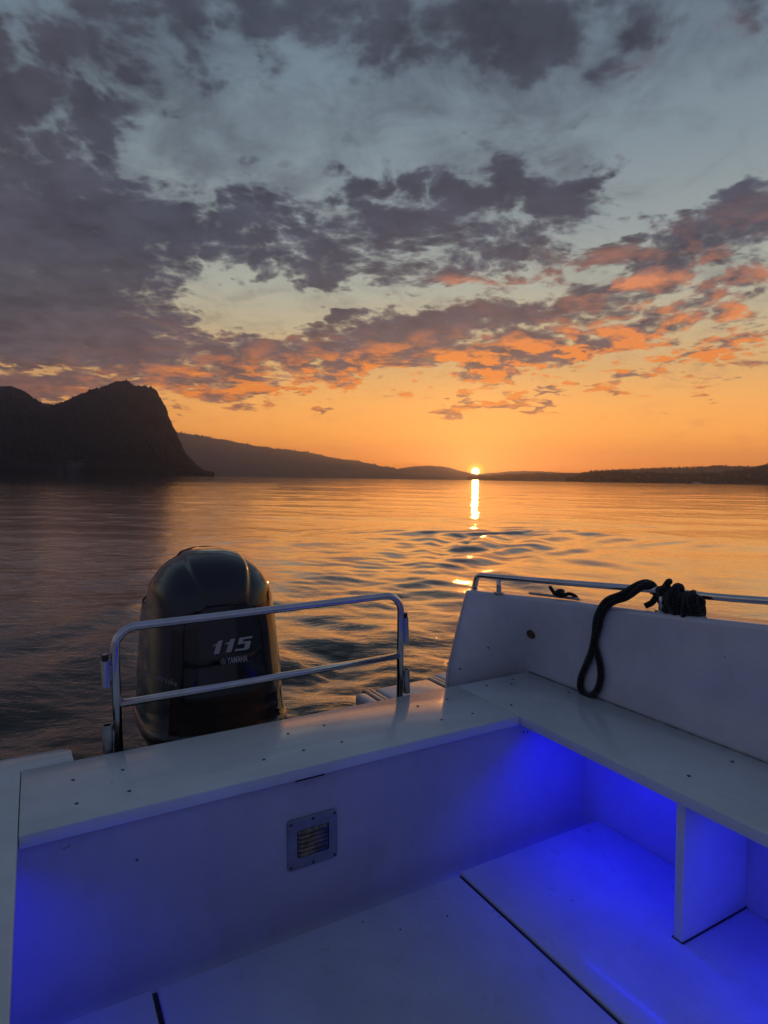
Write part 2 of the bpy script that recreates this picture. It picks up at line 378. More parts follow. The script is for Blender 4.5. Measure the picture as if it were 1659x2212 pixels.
M['decal_dim'] = simple('worn grey decal', (.25,.235,.23), .5)
M['sticker'] = simple('white warning sticker', (.55,.55,.56), .5)
M['vent_plate'] = simple('satin metal vent plate', (.30,.32,.38), .34, .7, var=.2, vscale=20, bump=.05, bscale=120)
M['vent_slat'] = simple('tarnished vent metal', (.19,.165,.125), .30, .9, var=.5, vscale=40)
M['dark'] = simple('dark recess', (.006,.006,.007), .8)
M['plug'] = simple('weathered bronze plug', (.17,.09,.06), .42, .5, var=.5, vscale=60)
def rope_mat():
    mt, t, b = newmat('black braided rope')
    tc = t.n.new('ShaderNodeTexCoord').outputs['Object']
    b.inputs['Base Color'].default_value = (.012,.010,.009,1); b.inputs['Roughness'].default_value = .85; b.inputs['Sheen Weight'].default_value = .25
    b.inputs['Specular IOR Level'].default_value = .15
    wv = t.n.new('ShaderNodeTexWave'); wv.wave_type = 'BANDS'; wv.bands_direction = 'DIAGONAL'
    t.link(tc, wv.inputs['Vector']); wv.inputs['Scale'].default_value = 42; wv.inputs['Distortion'].default_value = 3.
    n = t.noise(tc, 380., 3, .6)
    t.link(t.bump(t.m('ADD', wv.outputs[1], n), .8, .004), b.inputs['Normal'])
    t.link(t.mix(t.ss(n, .4, .7), (.008,.007,.006,1), (.030,.025,.022,1)), b.inputs['Base Color'])
    return mt
M['rope'] = rope_mat()
def led_mat(power):
    mt, t, b = newmat('blue led strip')
    b.inputs['Base Color'].default_value = (.02,.02,.2,1)
    b.inputs['Emission Color'].default_value = (.004,.003,1.,1); b.inputs['Emission Strength'].default_value = power
    return mt
M['led'] = led_mat(185.)
M['led_weak'] = led_mat(80.)

# ------------------------------------------------------------------ the boat
w, b_, a_, H = .387, .388, 1.5575, .4404
boat = thing('motor_boat', 'white open motor boat whose stern cockpit fills the foreground, with blue light under its benches', 'boat', (-.8, 0, -H))
LX = -1.96
# --- benches
th = .034
aft = MB().box(-a_+.001, -.001, 0, w, -th, 0, .003).build('bench', M['bench'], boat)
aft['label'] = 'long white bench top across the stern'
sb = MB().box(.001, b_-.002, -3.2, w-.001, -th, -.0006, .003).build('bench', M['bench_side'], boat)
sb['label'] = 'white side bench top below the roped bulwark'
pl = MB().prism([(-a_-.001, -3.2), (LX, -3.2), (LX, .50), (-1.445, .50), (-1.4225, .478), (-1.4185, w+.002), (-a_-.001, w+.002)], -th, -.0004, .003).build('bench', M['bench_side'], boat)
pl['label'] = 'white bench top at the left stern corner with a rounded tab'
MB().tube([(b_-.0025, w-.01, .0005), (b_-.002, -3.1, .0005)], .0028, 8).build('sealant_bead', M['seal'], sb, angle=180)
# screws of the bench tops
sc_me = None
scr = [(-1.428,.249),(-1.298,.247),(-1.427,.1),(-1.298,.103),(-.917,.11),(-.787,.112),(-.656,.11),(-.784,.258),(-.65,.265),(-.267,.264),(-.13,.268),(-.267,.107),(-.134,.103)]
scr2 = [(.044,.1),(.255,.335),(.337,.095),(.107,.325),(.109,-.587),(.307,-.593),(.21,.29)]
def screw(parent, p, nrm='z', r=.0052, mat='screw'):
    global sc_me
    mb = MB(); ring = lambda rr, z: [Vector((rr*math.cos(a), rr*math.sin(a), z)) for a in [i*math.pi/6 for i in range(12)]]
    mb.loft([ring(r, 0.), ring(r, .0010), ring(r*.7, .0016), ring(r*.3, .0009)], True, True, True)
    me = mesh('screw', mb.v, mb.f)
    if nrm == 'y': me.transform(Matrix.Rotation(math.pi/2, 4, 'X'))
    if nrm == 'x': me.transform(Matrix.Rotation(-math.pi/2, 4, 'Y'))
    me.transform(Matrix.Translation(p))
    return finish('screw', me, M[mat], parent)
for p in scr: screw(aft, (p[0], p[1], 0))
for p in scr2: screw(sb, (p[0], p[1], 0))
for p in [(-1.62,.35),(-1.63,.12)]: screw(pl, (p[0], p[1], 0))
# --- riser under the stern bench: flares forward at its foot, with a small flange
prof = [(.016,-th+.001),(.010,-.12),(.004,-.20),(.004,-.36),(.002,-.44),(-.001,-.468),(-.010,-.487),(-.026,-.4965),(-.05,-.4985),(-.14,-.4985),(-.14,-.501),(.06,-.501),(.06,-th+.001)]
rings = [[Vector((x, yy, zz)) for (yy, zz) in prof] for x in np.linspace(-1.93, .345, 40)]
riser = MB().loft(rings, True, True, True).build('riser_panel', M['liner'], boat, angle=40)
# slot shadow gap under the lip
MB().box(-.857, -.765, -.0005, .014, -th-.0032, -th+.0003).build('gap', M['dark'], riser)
for (px, py) in ((662,1697),(680,1693),(672,1726)):
    p = bx(px, py, 1, .012); screw(riser, (p[0], .0135, p[2]), 'y', .0065, 'screw_pale')
p = bx(296, 1858, 1, .006); screw(riser, (p[0], .0065, p[2]), 'y', .003)
for (px, py) in ((1131,1582),(1140,1581),(1133,1605)):
    p = bx(px, py, 1, .012); screw(riser, (p[0], .0128, p[2]), 'y', .0034)
# vent
v0 = bx(618,1765,1,.006); v1 = bx(730,1850,1,.0)
VX0, VX1, VZ1, VZ0 = v0[0]+.002, v1[0]-.002, -.151, -.301
tilt = Matrix.Translation((0,.0,0))
vent = MB()
bmv = bmesh.new()
def rr_poly(x0, x1, z0, z1, r, n=5):
    P = []
    for (cx_, cz_, a0) in ((x1-r, z1-r, 0), (x0+r, z1-r, 90), (x0+r, z0+r, 180), (x1-r, z0+r, 270)):
        for k in range(n+1):
            a = R(a0+90*k/n); P.append((cx_+r*math.cos(a), cz_+r*math.sin(a)))
    return P
def vy(z): return .0035
outer = rr_poly(VX0, VX1, VZ0, VZ1, .012); inner = rr_poly(VX0+.029, VX1-.028, VZ0+.034, VZ1-.034, .004)
ring3 = [[Vector((x, vy(z)+.006, z)) for x, z in outer], [Vector((x, vy(z)-.004, z)) for x, z in outer], [Vector((x*.985+.015*(VX0+VX1)/2, vy(z)-.0052, z*.985+.015*(VZ0+VZ1)/2)) for x, z in outer],
         [Vector((x, vy(z)-.0052, z)) for x, z in inner], [Vector((x, vy(z)-.0012, z)) for x, z in inner]]
vplate = vent.loft(ring3, True, False, False).build('vent', M['vent_plate'], boat, angle=30)
vplate['label'] = 'square metal louvred vent on the stern panel'
MB().loft([[Vector((x, vy(z)-.0014, z)) for x, z in rr_poly(VX0+.026, VX1-.025, VZ0+.031, VZ1-.031, .004)]], True, True, False).build('backing', M['dark'], vplate, smooth=False)
ix0, ix1, iz0, iz1 = VX0+.030, VX1-.029, VZ0+.035, VZ1-.035
for k in range(6):
    zc = iz1-(k+.5)*(iz1-iz0)/6; h = (iz1-iz0)/6
    sec = [(-.0018, .46), (-.0065, .20), (-.0105, -.25), (-.0098, -.42), (-.0055, -.05), (-.0018, .30)]
    rg = [[Vector((x, vy(zc)+yy*(1 if 0 < j < 3 else .35), zc+q*h)) for yy, q in sec] for j, x in enumerate((ix0, ix0+.005, ix1-.005, ix1))]
    MB().loft(rg, True, True, True).build('slat', M['vent_slat'], vplate, angle=60)
for fx, fz in ((.06,.93),(.5,.945),(.94,.93),(.06,.07),(.5,.055),(.94,.07)):
    x = VX0+(VX1-VX0)*fx; z = VZ0+(VZ1-VZ0)*fz; screw(vplate, (x, vy(z)-.0052, z), 'y', .0048)
# --- floor: three panels with open seams
S1, S2 = -.3209, -1.2696
MB().box(-2.0, .34, -3.3, -.10, -H-.058, -H-.022).build('deck_base', M['dark'], boat, smooth=False)
def floor_panel(x0, x1, y1, lab, z=-H):
    o = MB().box(x0, x1, -3.2, y1, z-.022, z, .006, 3).build('floor_panel', M['floor'], boat); o['label'] = lab; return o
fp = floor_panel(S2+.006, S1-.006, -.075, 'wide middle panel of the cockpit floor')
fr = floor_panel(S1+.006, .334, -.066, 'floor panel beside the side bench leg', -H+.0005)
fl = floor_panel(-1.92, S2-.006, -.072, 'floor panel at the left of the cockpit', -H+.0008)
for xs in (S1, S2): MB().box(xs-.0052, xs+.0052, -3.2, -.079, -H-.02, -H-.007).build('seam_seal', M['rubber'], fp)
for p in [(-.70,-.12),(-.62,-.20),(-.47,-.22),(-.10,-.35),(-.9,-.5)]: screw(fp if p[0] < S1 else fr, (p[0], p[1], -H), 'z', .0028)
# --- inner sides below the side benches, leg plates
MB().box(.335, .375, -3.2, .05, -.4995, -th).build('liner_panel', M['liner'], boat)
MB().box(-1.945, -1.921, -3.2, .05, -.4995, -th).build('liner_panel', M['liner'], boat)
leg = MB().box(.0335, .334, -.630, -.602, -H+.0005, -th-.0005, .003).build('bench_leg', M['bench'], boat)
leg['label'] = 'white upright plate carrying the side bench'
MB().box(.031, .337, -.634, -.5985, -H+.0004, -H+.0035, .001).build('sealant_bead', M['rubber'], leg)
MB().box(-1.90, -1.5905, -.95, -.92, -H+.0005, -th-.0005, .003).build('bench_leg', M['bench'], boat)
# --- led strips under the benches
def led(xc, y0, y1, sx, mat='led'):
    hs = MB().box(xc-.006, xc+.006, y0-.004, y1+.004, -th-.0115, -th-.0008, .001).build('light_housing', M['steel_dull'], boat)
    MB().box(min(xc-.0105*sx, xc-.0062*sx), max(xc-.0105*sx, xc-.0062*sx), y0-.004, y1+.004, -th-.0150, -th-.0008).build('added_light_shield', M['steel_dull'], hs, smooth=False)  # added lip that keeps the strip's blue glint off the cowling
    mb = MB(); c_ = Vector((xc, 0, -th-.0125)); dx = Vector((.0065*.89, 0, .0065*.45*sx))
    P = [c_-dx+Vector((0,y0,0)), c_+dx+Vector((0,y0,0)), c_+dx+Vector((0,y1,0)), c_-dx+Vector((0,y1,0))]; up = Vector((-.45*sx, 0, .89))*.0012
    mb.loft([P, [p+up for p in P]], True, True, True)
    o = mb.build('light_strip', M[mat], hs, smooth=False); hs['label'] = 'glowing blue light strip under a bench'
led(.052, -.47, -.12, 1)
led(.052, -1.25, -.88, 1)
led(-1.61, -1.30, -.10, -1, 'led_weak')
# --- bulwark on the right, sweeping round into the transom corner
Bp = [(-.035,.44),(.13,.44),(.30,.44),(.372,.432),(.388,.405),(.391,.30),(.391,.10),(.391,-.60),(.40,-1.8),(.41,-3.2)]
tpx = [(1000,.350),(1050,.350),(1110,.350),(1150,.351),(1190,.354),(1230,.358),(1305,.3655),(1640,.4105)]
Tp = [bx(x, 1275+(x-1000)*.1168, 2, z) for x, z in tpx]
Tp[6] = bx(1305, 1275+305*.1168, 0, .389); Tp[7] = bx(1640, 1275+640*.1168, 0, .391)
Tp += [np.array((.41,-1.8,.52)), np.array((.44,-3.2,.62))]
Bc = [np.array(p) for p in catmull([(*p, 0) for p in Bp], 6)]; Tc = [np.array(p) for p in catmull(Tp, 6)]
# outward normals in plan from the top curve
rings = []; TOPOUT = []
WT = .13
for i, (Bv, Tv) in enumerate(zip(Bc, Tc)):
    j0, j1 = max(i-1,0), min(i+1, len(Tc)-1); tg = Tc[j1]-Tc[j0]; tg[2] = 0; tg /= np.linalg.norm(tg)
    nv = np.array((-tg[1], tg[0], 0))
    if nv[0]*1 + nv[1]*.6 < 0: nv = -nv
    B0 = np.array((Bv[0], Bv[1], .03)); up = (Tv-B0); upn = up/np.linalg.norm(up)
    r = .018; ring = []
    ring.append(np.array((B0[0], B0[1], -.34))); ring.append(np.array((B0[0], B0[1], -.02))); ring.append(B0 + up*.06)
    for q in (.35,.7): ring.append(B0+up*q)
    for k in range(6):
        a = k/5*math.pi/2; ring.append(Tv - upn*r + nv*r + (-nv*math.cos(a) + np.array((0,0,1))*math.sin(a))*r)
    tout = Tv + nv*WT; TOPOUT.append((Tv, nv))
    ring.append(tout - nv*.02 + np.array((0,0,-.002)))
    ring.append(tout + np.array((0,0,-.02)))
    ring.append(tout + nv*.02 + np.array((0,0,-.30)))
    ring.append(tout + nv*.0 + np.array((0,0,-1.2)))
    rings.append(ring)
# slanted, rounded aft end: pull the first rings in
bul = MB()
end0 = []
cen = [np.array(p) for p in rings[0]]
tgv = (Tc[0]-Tc[3]); tgv = tgv/np.linalg.norm(tgv)
nv0 = TOPOUT[0][1]
e1 = [np.array(p) + tgv*.014 + nv0*.010 + np.array((0,0,-.006 if 5 <= k <= 11 else 0)) for k, p in enumerate(rings[0])]
e2 = [np.array(p) + tgv*.022 + nv0*.030 + np.array((0,0,-.022 if 5 <= k <= 11 else 0)) for k, p in enumerate(rings[0])]
# keep the photographed outline: shift everything forward by the bulge
sh = -tgv*.022
rings2 = [[p+sh for p in e2], [p+sh for p in e1], [p+sh for p in rings[0]]] + rings[1:]
bulwark = bul.loft(rings2, False, False, False)
bulwark.f.append(tuple(range(len(rings2[0])))[::-1])
bulwark = bulwark.build('bulwark', M['hull'], boat, angle=60)
bulwark['label'] = 'white bulwark sweeping round the right stern corner'
def bvh_of(o):
    return BVHTree.FromPolygons([v.co + root_base(o) for v in o.data.vertices], [p.vertices[:] for p in o.data.polygons])
BV = bvh_of(bulwark)
def hit(bv, px, py, off=0.):
    d = Vector(pray(px, py)).normalized(); loc, n, i, dist = bv.ray_cast(Vector(CB), d)
    if loc is None: return None, None
    if n.dot(d) > 0: n = -n
    return loc + n*off, n
# plug and small bolts on the bulwark
loc, n = hit(BV, 1147, 1370)
def disc(name, loc, n, r, h, mat, parent, seg=24, dome=.5):
    q = n.to_track_quat('Z', 'Y').to_matrix().to_4x4(); q.translation = loc
    ring = lambda rr, z: [q @ Vector((rr*math.cos(2*math.pi*i/seg), rr*math.sin(2*math.pi*i/seg), z)) for i in range(seg)]
    return MB().loft([ring(r, -.001), ring(r, h*.5), ring(r*.9, h), ring(r*.66, h*dome), ring(r*.2, h*dome)], True, False, True).build(name, mat, parent)
disc('drain_plug', loc, n, .021, .006, M['plug'], bulwark)
for (px, py) in ((994,1445),(1054.5,1399)):
    loc, n = hit(BV, px, py); disc('bolt', loc, n, .0042, .003, M['screw'], bulwark, 10)
# left bulwark, mirrored in plain form (outside the picture)
lb = MB()
rg = []
for yy, zt in ((.55,.34),(.3,.345),(-.6,.41),(-1.8,.52),(-3.2,.62)):
    rg.append([Vector((LX-.001, yy, -.03)), Vector((LX-.003, yy, zt-.02)), Vector((LX-.02, yy, zt)), Vector((LX-.12, yy, zt)), Vector((LX-.14, yy, zt-.02)), Vector((LX-.15, yy, -.3)), Vector((LX-.13, yy, -1.1))])
lb.loft(rg, False).build('bulwark', M['hull'], boat)
# hull under the cockpit and transom
MB().box(-1.94, .36, .30, w-.004, -1.1, -th-.001, .0).build('transom', M['hull'], boat, smooth=False)
MB().box(-2.0, .45, -3.3, .29, -1.1, -H-.062).build('hull_bottom', M['hull'], boat, smooth=False)
# --- swim platform: three lobes with recessed steel tubes
pz = -.10
pp = lambda x, y: bx(x, y, 2, pz)
def lobe(x0, x1, y1, lab=None):
    return MB().box(x0, x1, w+.003, y1, pz-.10, pz, .016, 4).build('swim_platform', M['hull'], boat, angle=50)
yA = pp(768,1500)[1]
t1 = pp(786,1488); t2 = pp(925,1462)
L1 = lobe(pp(768,1500)[0], t1[0]-.010, yA+.01)
L2 = lobe(t1[0]+.045, t2[0]-.012, pp(890,1475)[1]+.02)
L3 = lobe(t2[0]+.042, b_+.05, pp(958,1448)[1]-.02)
for tt in (t1, t2):
    y1 = tt[1]+.01
    for dx in (.004, .026):
        MB().tube([(tt[0]+dx, w+.004, pz-.006), (tt[0]+dx, y1-.02, pz-.006), (tt[0]+dx, y1, pz-.016)], .009, 12).build('ladder_tube', M['steel'], boat)
    MB().box(tt[0]-.010, tt[0]+.044, w+.004, y1-.02, pz-.06, pz-.03).build('channel', M['hull'], boat)
# --- gunwale rail
gr_px = [(1078,1247,.4225),(1250,1261,.437)]
G = []
foot = bx(1024, 1275, 2, .345)
pA = bx(1031, 1242, 2, .4205); pB = bx(1078, 1247, 2, .4225); pC = bx(1250, 1261, 2, .4375); pD = bx(1430, 1275.5, 0, b_+.055); pE = bx(1659, 1298, 0, b_+.06)
path = fillet([foot, pA, pB+(pA-pB)*.2], .035, 8)[:-1] + [Vector(p) for p in catmull([pB, pC, pD, pE, (.50,-1.8,.60), (.53,-3.2,.70)], 6)]
rail = MB().tube(path, .0125, 16).build('gunwale_rail', M['steel'], boat, angle=180)
rail['label'] = 'polished steel rail along the bulwark top'
RAILPATH = path
def post(p, dz, r=.011):
    p = Vector(p)
    o = MB().tube([p+Vector((0,0,-.004)), p+Vector((0,0,-dz))], r, 14).build('rail_post', M['steel'], rail, angle=180)
    disc('base_flange', p+Vector((0,0,-dz+.001)), Vector((0,0,1)), .024, .004, M['steel'], rail, dome=1.)
post(pB, .068); post(pD, .074); post((.48,-1.3,.555), .08)
disc('base_flange', Vector(foot)+Vector((0,0,.004)), Vector((0,0,1)), .022, .004, M['steel'], rail, dome=1.)
# --- long cleat plate on the bulwark top with its bar
c0, c1 = bx(1142, 1281, 2, .362), bx(1252, 1294, 2, .368)
dvec = Vector(c1-c0); 
MB().tube([Vector(c0), Vector(c0)+dvec*.04, Vector(c0)+dvec*.96, Vector(c1)], [.003,.006,.006,.004], 12).build('cleat', M['steel_dull'], boat, angle=180)

# --- stern rail: removable bow of steel tube
RY = w+.026
srail = thing('stern_rail', 'polished steel hoop rail standing behind the stern bench before the outboard motor', 'rail', (-.78, RY, 0))
q = lambda px, py: Vector(bx(px, py, 1, RY))
bl, tl, tr, br = q(257,1628), q(246,1358), q(866,1283.5), q(863.5,1503)
bl.z = -.03; br.z = -.012
hoop = fillet([bl, q(249.5,1420), tl, tr, q(862,1330), br], .062, 10)
# gentle corners: build with the two real corners only
hoop = fillet([bl, tl, tr, br], .066, 12)
MB().tube(hoop, .0135, 18).build('hoop', M['steel'], srail, angle=180)
m0, m1 = q(259,1520), q(860,1417)
MB().tube([m0, m1], .0125, 18).build('crossbar', M['steel'], srail, angle=180)
def socket(px0, py0, px1, py1, r, postx, cap, closed):
    p0 = q(px0, py0); p1 = q(px1, py1)
    o = MB().pipe(p1, p0, r, r*.78).build('socket', M['steel_dull'] if not cap else M['steel'], srail, angle=50)
    if cap:
        d_ = (p0-p1).normalized()
        MB().tube([p0-d_*.03, p0+d_*.018], r*.74, 14).build('pin', M['tape'], o, angle=50)
        MB().tube([p0+d_*.018, p0+d_*.0205], r*.6, 14).build('pin_cap', M['steel'], o, angle=50)
    mid0 = p0.lerp(p1, .25); mid1 = p0.lerp(p1, .75); X = postx
    zz = lambda s_: s_
    MB().box(min(mid0.x, X), max(mid0.x, X), RY-.004, RY+.004, mid1.z, mid0.z, .001).build('web', M['steel_dull'], o)
socket(227,1427,229,1484, .0135, bl.x, True, True)
socket(232,1566,233,1625, .0155, bl.x, False, True)
socket(875.5,1334,877,1388, .0125, br.x, True, True)
socket(877.5,1446,878.5,1496, .0135, br.x, False, True)

# ------------------------------------------------------------------ outboard motor
EX, EY = -.878, .965
eng = thing('outboard_motor', 'black outboard motor with 115 on its cowling standing behind the stern rail', 'outboard motor', (EX, EY, -.9))
def sring(z, hx, hy, n=3.0, cx_=0., cy_=0., N=72, ztilt=0.):
    hx *= 1.03
    P = []
    for k in range(N):
        a = 2*math.pi*(k+.5)/N; c, s = math.cos(a), math.sin(a)
        x = hx*math.copysign(abs(c)**(2/n), c); yv = hy*math.copysign(abs(s)**(2/n), s)
        P.append(Vector((EX+cx_+x, EY+cy_+yv, z+ztilt*yv)))
    return P
lv = [(-.140,.272,.352,3.2),(-.125,.279,.360,3.2),(-.105,.279,.360,3.2),(-.092,.272,.352,3.2),(-.05,.268,.348,3.1),(.05,.263,.340,3.1),(.15,.257,.330,3.0),(.25,.250,.320,3.0),(.32,.243,.312,2.9),(.345,.240,.308,2.9),(.372,.239,.304,2.8),(.42,.231,.290,2.75),(.46,.211,.266,2.6),(.49,.187,.238,2.5),(.514,.158,.206,2.4),(.532,.124,.165,2.3),(.546,.083,.115,2.2),(.552,.042,.062,2.1)]
# dense loft through the levels
zz_ = [l_[0] for l_ in lv]; cum = np.concatenate([[0], np.cumsum([math.dist(lv[i][:2], lv[i+1][:2]) for i in range(len(lv)-1)])])
fine = catmull([(l_[0], l_[1], l_[2]) for l_ in lv], 6); nn = np.interp(np.linspace(0, len(lv)-1, len(fine)), range(len(lv)), [l_[3] for l_ in lv])
lv = [(p[0], p[1], p[2], n) for p, n in zip(fine, nn)]
rings = [sring(z, hx, hy, n, N=200) for z, hx, hy, n in lv]
# raised spine panel over the top with creases fading down the front, and stepped rear flanks
for rgi, (z, hx, hy, n) in zip(rings, lv):
    for p in rgi:
        dx = (p.x-EX); f_ = max(0, min(1, (z-.33)/.16))
        edge = .112 - .26*max(0, .50-z)
        s_ = 1/(1+math.exp((abs(dx)-edge)/.0022))
        bk = max(0, min(1, (p.y-EY+.02)/.05)); up_ = max(0, min(1, (z-.345)/.02))
        p.x -= math.copysign(.026*bk*up_*min(1, abs(dx)/.08), dx)
        p.z += .013*s_*f_; p.y += -.012*s_*f_*(1 if p.y < EY else -1)
        # shallow moulded line round the lower cowling
        q_ = math.exp(-((z+.055+.10*(p.y-EY))/.006)**2)
        p.x -= dx*.012*q_; p.y -= (p.y-EY)*.012*q_
cmb = MB().loft(rings, True, False, True)
cowl = cmb.build('cowling', M['cowl'], eng, angle=70)
# lower pan and leg
lp = [(-.150,.262,.342,3.0,0),(-.20,.252,.33,2.9,0),(-.26,.222,.30,2.7,.0),(-.32,.180,.255,2.6,.01),(-.40,.140,.21,2.5,.02),(-.55,.105,.18,2.4,.03),(-.75,.085,.17,2.2,.04),(-1.35,.06,.15,2.2,.05)]
low = MB().loft([sring(-.139,.262,.342,3.1)]+[sring(z, hx, hy, n, 0, c_) for z, hx, hy, n, c_ in lp], True, True, True).build('lower_casing', M['cowl_low'], eng, angle=60)
MB().loft([sring(-.146,.266,.346,3.1), sring(-.1475,.2715,.3515,3.1), sring(-.158,.2715,.3515,3.1), sring(-.160,.262,.342,3.1)], True).build('seal_band', M['cowl_low'], eng, angle=50)
# steering bracket and carrying loop at the front
MB().tube(catmull([(EX-.10, EY-.30, -.36), (EX-.105, EY-.345, -.27), (EX-.06, EY-.365, -.235), (EX+.10, EY-.36, -.225), (EX+.16, EY-.33, -.24)], 8), .012, 12).build('front_moulding', M['cowl_low'], eng, angle=180)
MB().box(EX-.07, EX+.13, w+.02, EY-.20, -.62, -.30, .02).build('clamp_bracket', M['cowl_low'], eng)
mbt = MB().tube([bx(575,1535,1,.68), bx(597,1530,1,.66), bx(601,1534,1,.66)], .009, 10)
mbt.tube([bx(588,1538,1,.66), bx(594,1558,1,.66)], .006, 10)
mbt.build('tilt_lever', M['cowl_low'], eng, angle=180)
# lettering: text outlines dropped on to the cowling
dg = bpy.context.evaluated_depsgraph_get(); ev = cowl.evaluated_get(dg).to_mesh()
CV = BVHTree.FromPolygons([v.co + root_base(cowl) for v in ev.vertices], [p.vertices[:] for p in ev.polygons])
def text_mesh(body, shear=0., bold=0., space=1.):
    c = bpy.data.curves.new('text', 'FONT'); c.body = body; c.shear = shear; c.offset = bold; c.space_character = space; c.resolution_u = 4
    c.align_x = 'LEFT'; o = bpy.data.objects.new('text', c); COL.objects.link(o)
    d_ = bpy.context.evaluated_depsgraph_get(); me = bpy.data.meshes.new_from_object(o.evaluated_get(d_)); bpy.data.objects.remove(o); return me
def decal(name, V2, Fc, o2px, mat, parent, off=.0012, thick=.0):
    """V2 in unit square -> photo direction -> point on the cowling surface"""
    V = []; ok = True
    for (u, v) in V2:
        px, py = o2px(u, v); l_, n_ = hit(CV, px, py, off)
        if l_ is None: return None
        V.append(l_)
    me = mesh(name, V, Fc)
    return finish(name, me, mat, parent, smooth=False)
def put_text(name, body, P0, P1, P3, mat, shear=0., bold=0., sub=True, space=1., off=.0012):
    me = text_mesh(body, shear, bold, space)
    b = bmesh.new(); b.from_mesh(me); bmesh.ops.triangulate(b, faces=b.faces[:])
    bmesh.ops.subdivide_edges(b, edges=[e for e in b.edges if e.calc_length() > .12], cuts=2, use_grid_fill=False)
    bmesh.ops.triangulate(b, faces=b.faces[:])
    b.verts.ensure_lookup_table()
    xs = [v.co.x for v in b.verts]; ys = [v.co.y for v in b.verts]; x0, x1, y0, y1 = min(xs), max(xs), min(ys), max(ys)
    V2 = [((v.co.x-x0)/(x1-x0), (v.co.y-y0)/(y1-y0)) for v in b.verts]
    for i, v in enumerate(b.verts): v.index = i
    Fc = [[v.index for v in f.verts] for f in b.faces]; b.free()
    P0, P1, P3 = map(np.array, (P0, P1, P3))
    f = lambda u, v: P0 + (P1-P0)*u + (P3-P0)*v
    return decal(name, V2, Fc, f, mat, cowl, off)
def glyph(name, polys, P0, P1, P3, mat, off):
    P0, P1, P3 = map(np.array, (P0, P1, P3)); b = bmesh.new()
    for poly in polys:
        b.faces.new([b.verts.new((x, y, 0)) for x, y in poly])
    bmesh.ops.triangulate(b, faces=b.faces[:]); bmesh.ops.subdivide_edges(b, edges=[e for e in b.edges if e.calc_length() > .1], cuts=2); bmesh.ops.triangulate(b, faces=b.faces[:])
    for i, v in enumerate(b.verts): v.index = i
    V2 = [(v.co.x, v.co.y) for v in b.verts]; Fc = [[v.index for v in f.verts] for f in b.faces]; b.free()
    return decal(name, V2, Fc, lambda u, v: P0+(P1-P0)*u+(P3-P0)*v, mat, cowl, off)
# block figures 1 1 5, slanted
one = lambda o: [[(o+.02,.60),(o+.02,.74),(o+.10,.80),(o+.12,1.0),(o+.235,1.0),(o+.235,0),(o+.09,0),(o+.09,.70)]]
five = [[(.66,1.),(1.,1.),(1.,.84),(.78,.84),(.78,.66),(.66,.66)], [(.66,.66),(.95,.66),(1.,.60),(1.,.06),(.95,0),(.64,0),(.64,.15),(.86,.15),(.86,.50),(.66,.50)]]
sl = lambda polys: [[(x*.93+.07*y, y) for x, y in p] for p in polys]
figs = sl(one(.0)+one(.315)+five)
glyph('lettering', figs, (453.5,1414.5), (543,1401.5), (455.5,1386.5), M['decal'], .0030)
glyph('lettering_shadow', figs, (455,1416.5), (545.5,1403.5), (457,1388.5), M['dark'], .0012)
put_text('lettering', 'YAMAHA', (490.5,1434.5), (534.5,1428.5), (490.2,1420.5), M['decal'], 0., .012, space=.95)
# round emblem: ring and three crossed bars
cxp, cyp = 482.3, 1428.8; V2 = []; Fc = []
for k in range(32):
    a = 2*math.pi*k/32
    for rr in (5.9, 4.9): V2.append((cxp+rr*math.cos(a), cyp-rr*math.sin(a)))
for k in range(32): j = (k+1) % 32; Fc.append((2*k, 2*j, 2*j+1, 2*k+1))
for ang in (90, 210, 330):
    ca, sa = math.cos(R(ang)), math.sin(R(ang)); n0 = len(V2)
    for (l_, t_) in ((.3,-.55),(4.3,-.55),(4.3,.55),(.3,.55)): V2.append((cxp+l_*ca-t_*sa, cyp-(l_*sa+t_*ca)))
    Fc.append((n0, n0+1, n0+2, n0+3)); n0 = len(V2)
    for (l_, t_) in ((2.2,-1.3),(3.0,-1.3),(3.0,1.3),(2.2,1.3)): V2.append((cxp+l_*ca-t_*sa, cyp-(l_*sa+t_*ca)))
    Fc.append((n0, n0+1, n0+2, n0+3))
decal('emblem', V2, Fc, lambda u, v: (u, v), M['decal'], cowl, .0012)
put_text('lettering', 'four stroke', (302,1452.5), (383,1484), (303,1440.5), M['decal_dim'], .25, .012)
# pinstripes below the lettering
for dy, wd in ((0,1.6),(9,.9)):
    V2 = []; Fc = []
    for k in range(25):
        u = k/24; x = 292+u*108; y_ = 1447+dy*(.6+u)+u*42-14*u*u
        V2 += [(x, y_), (x, y_+wd)]
        if k: Fc.append((2*k-2, 2*k, 2*k+1, 2*k-1))
    decal('pinstripe', V2, Fc, lambda u, v: (u, v), M['decal_dim'], cowl, .0012)
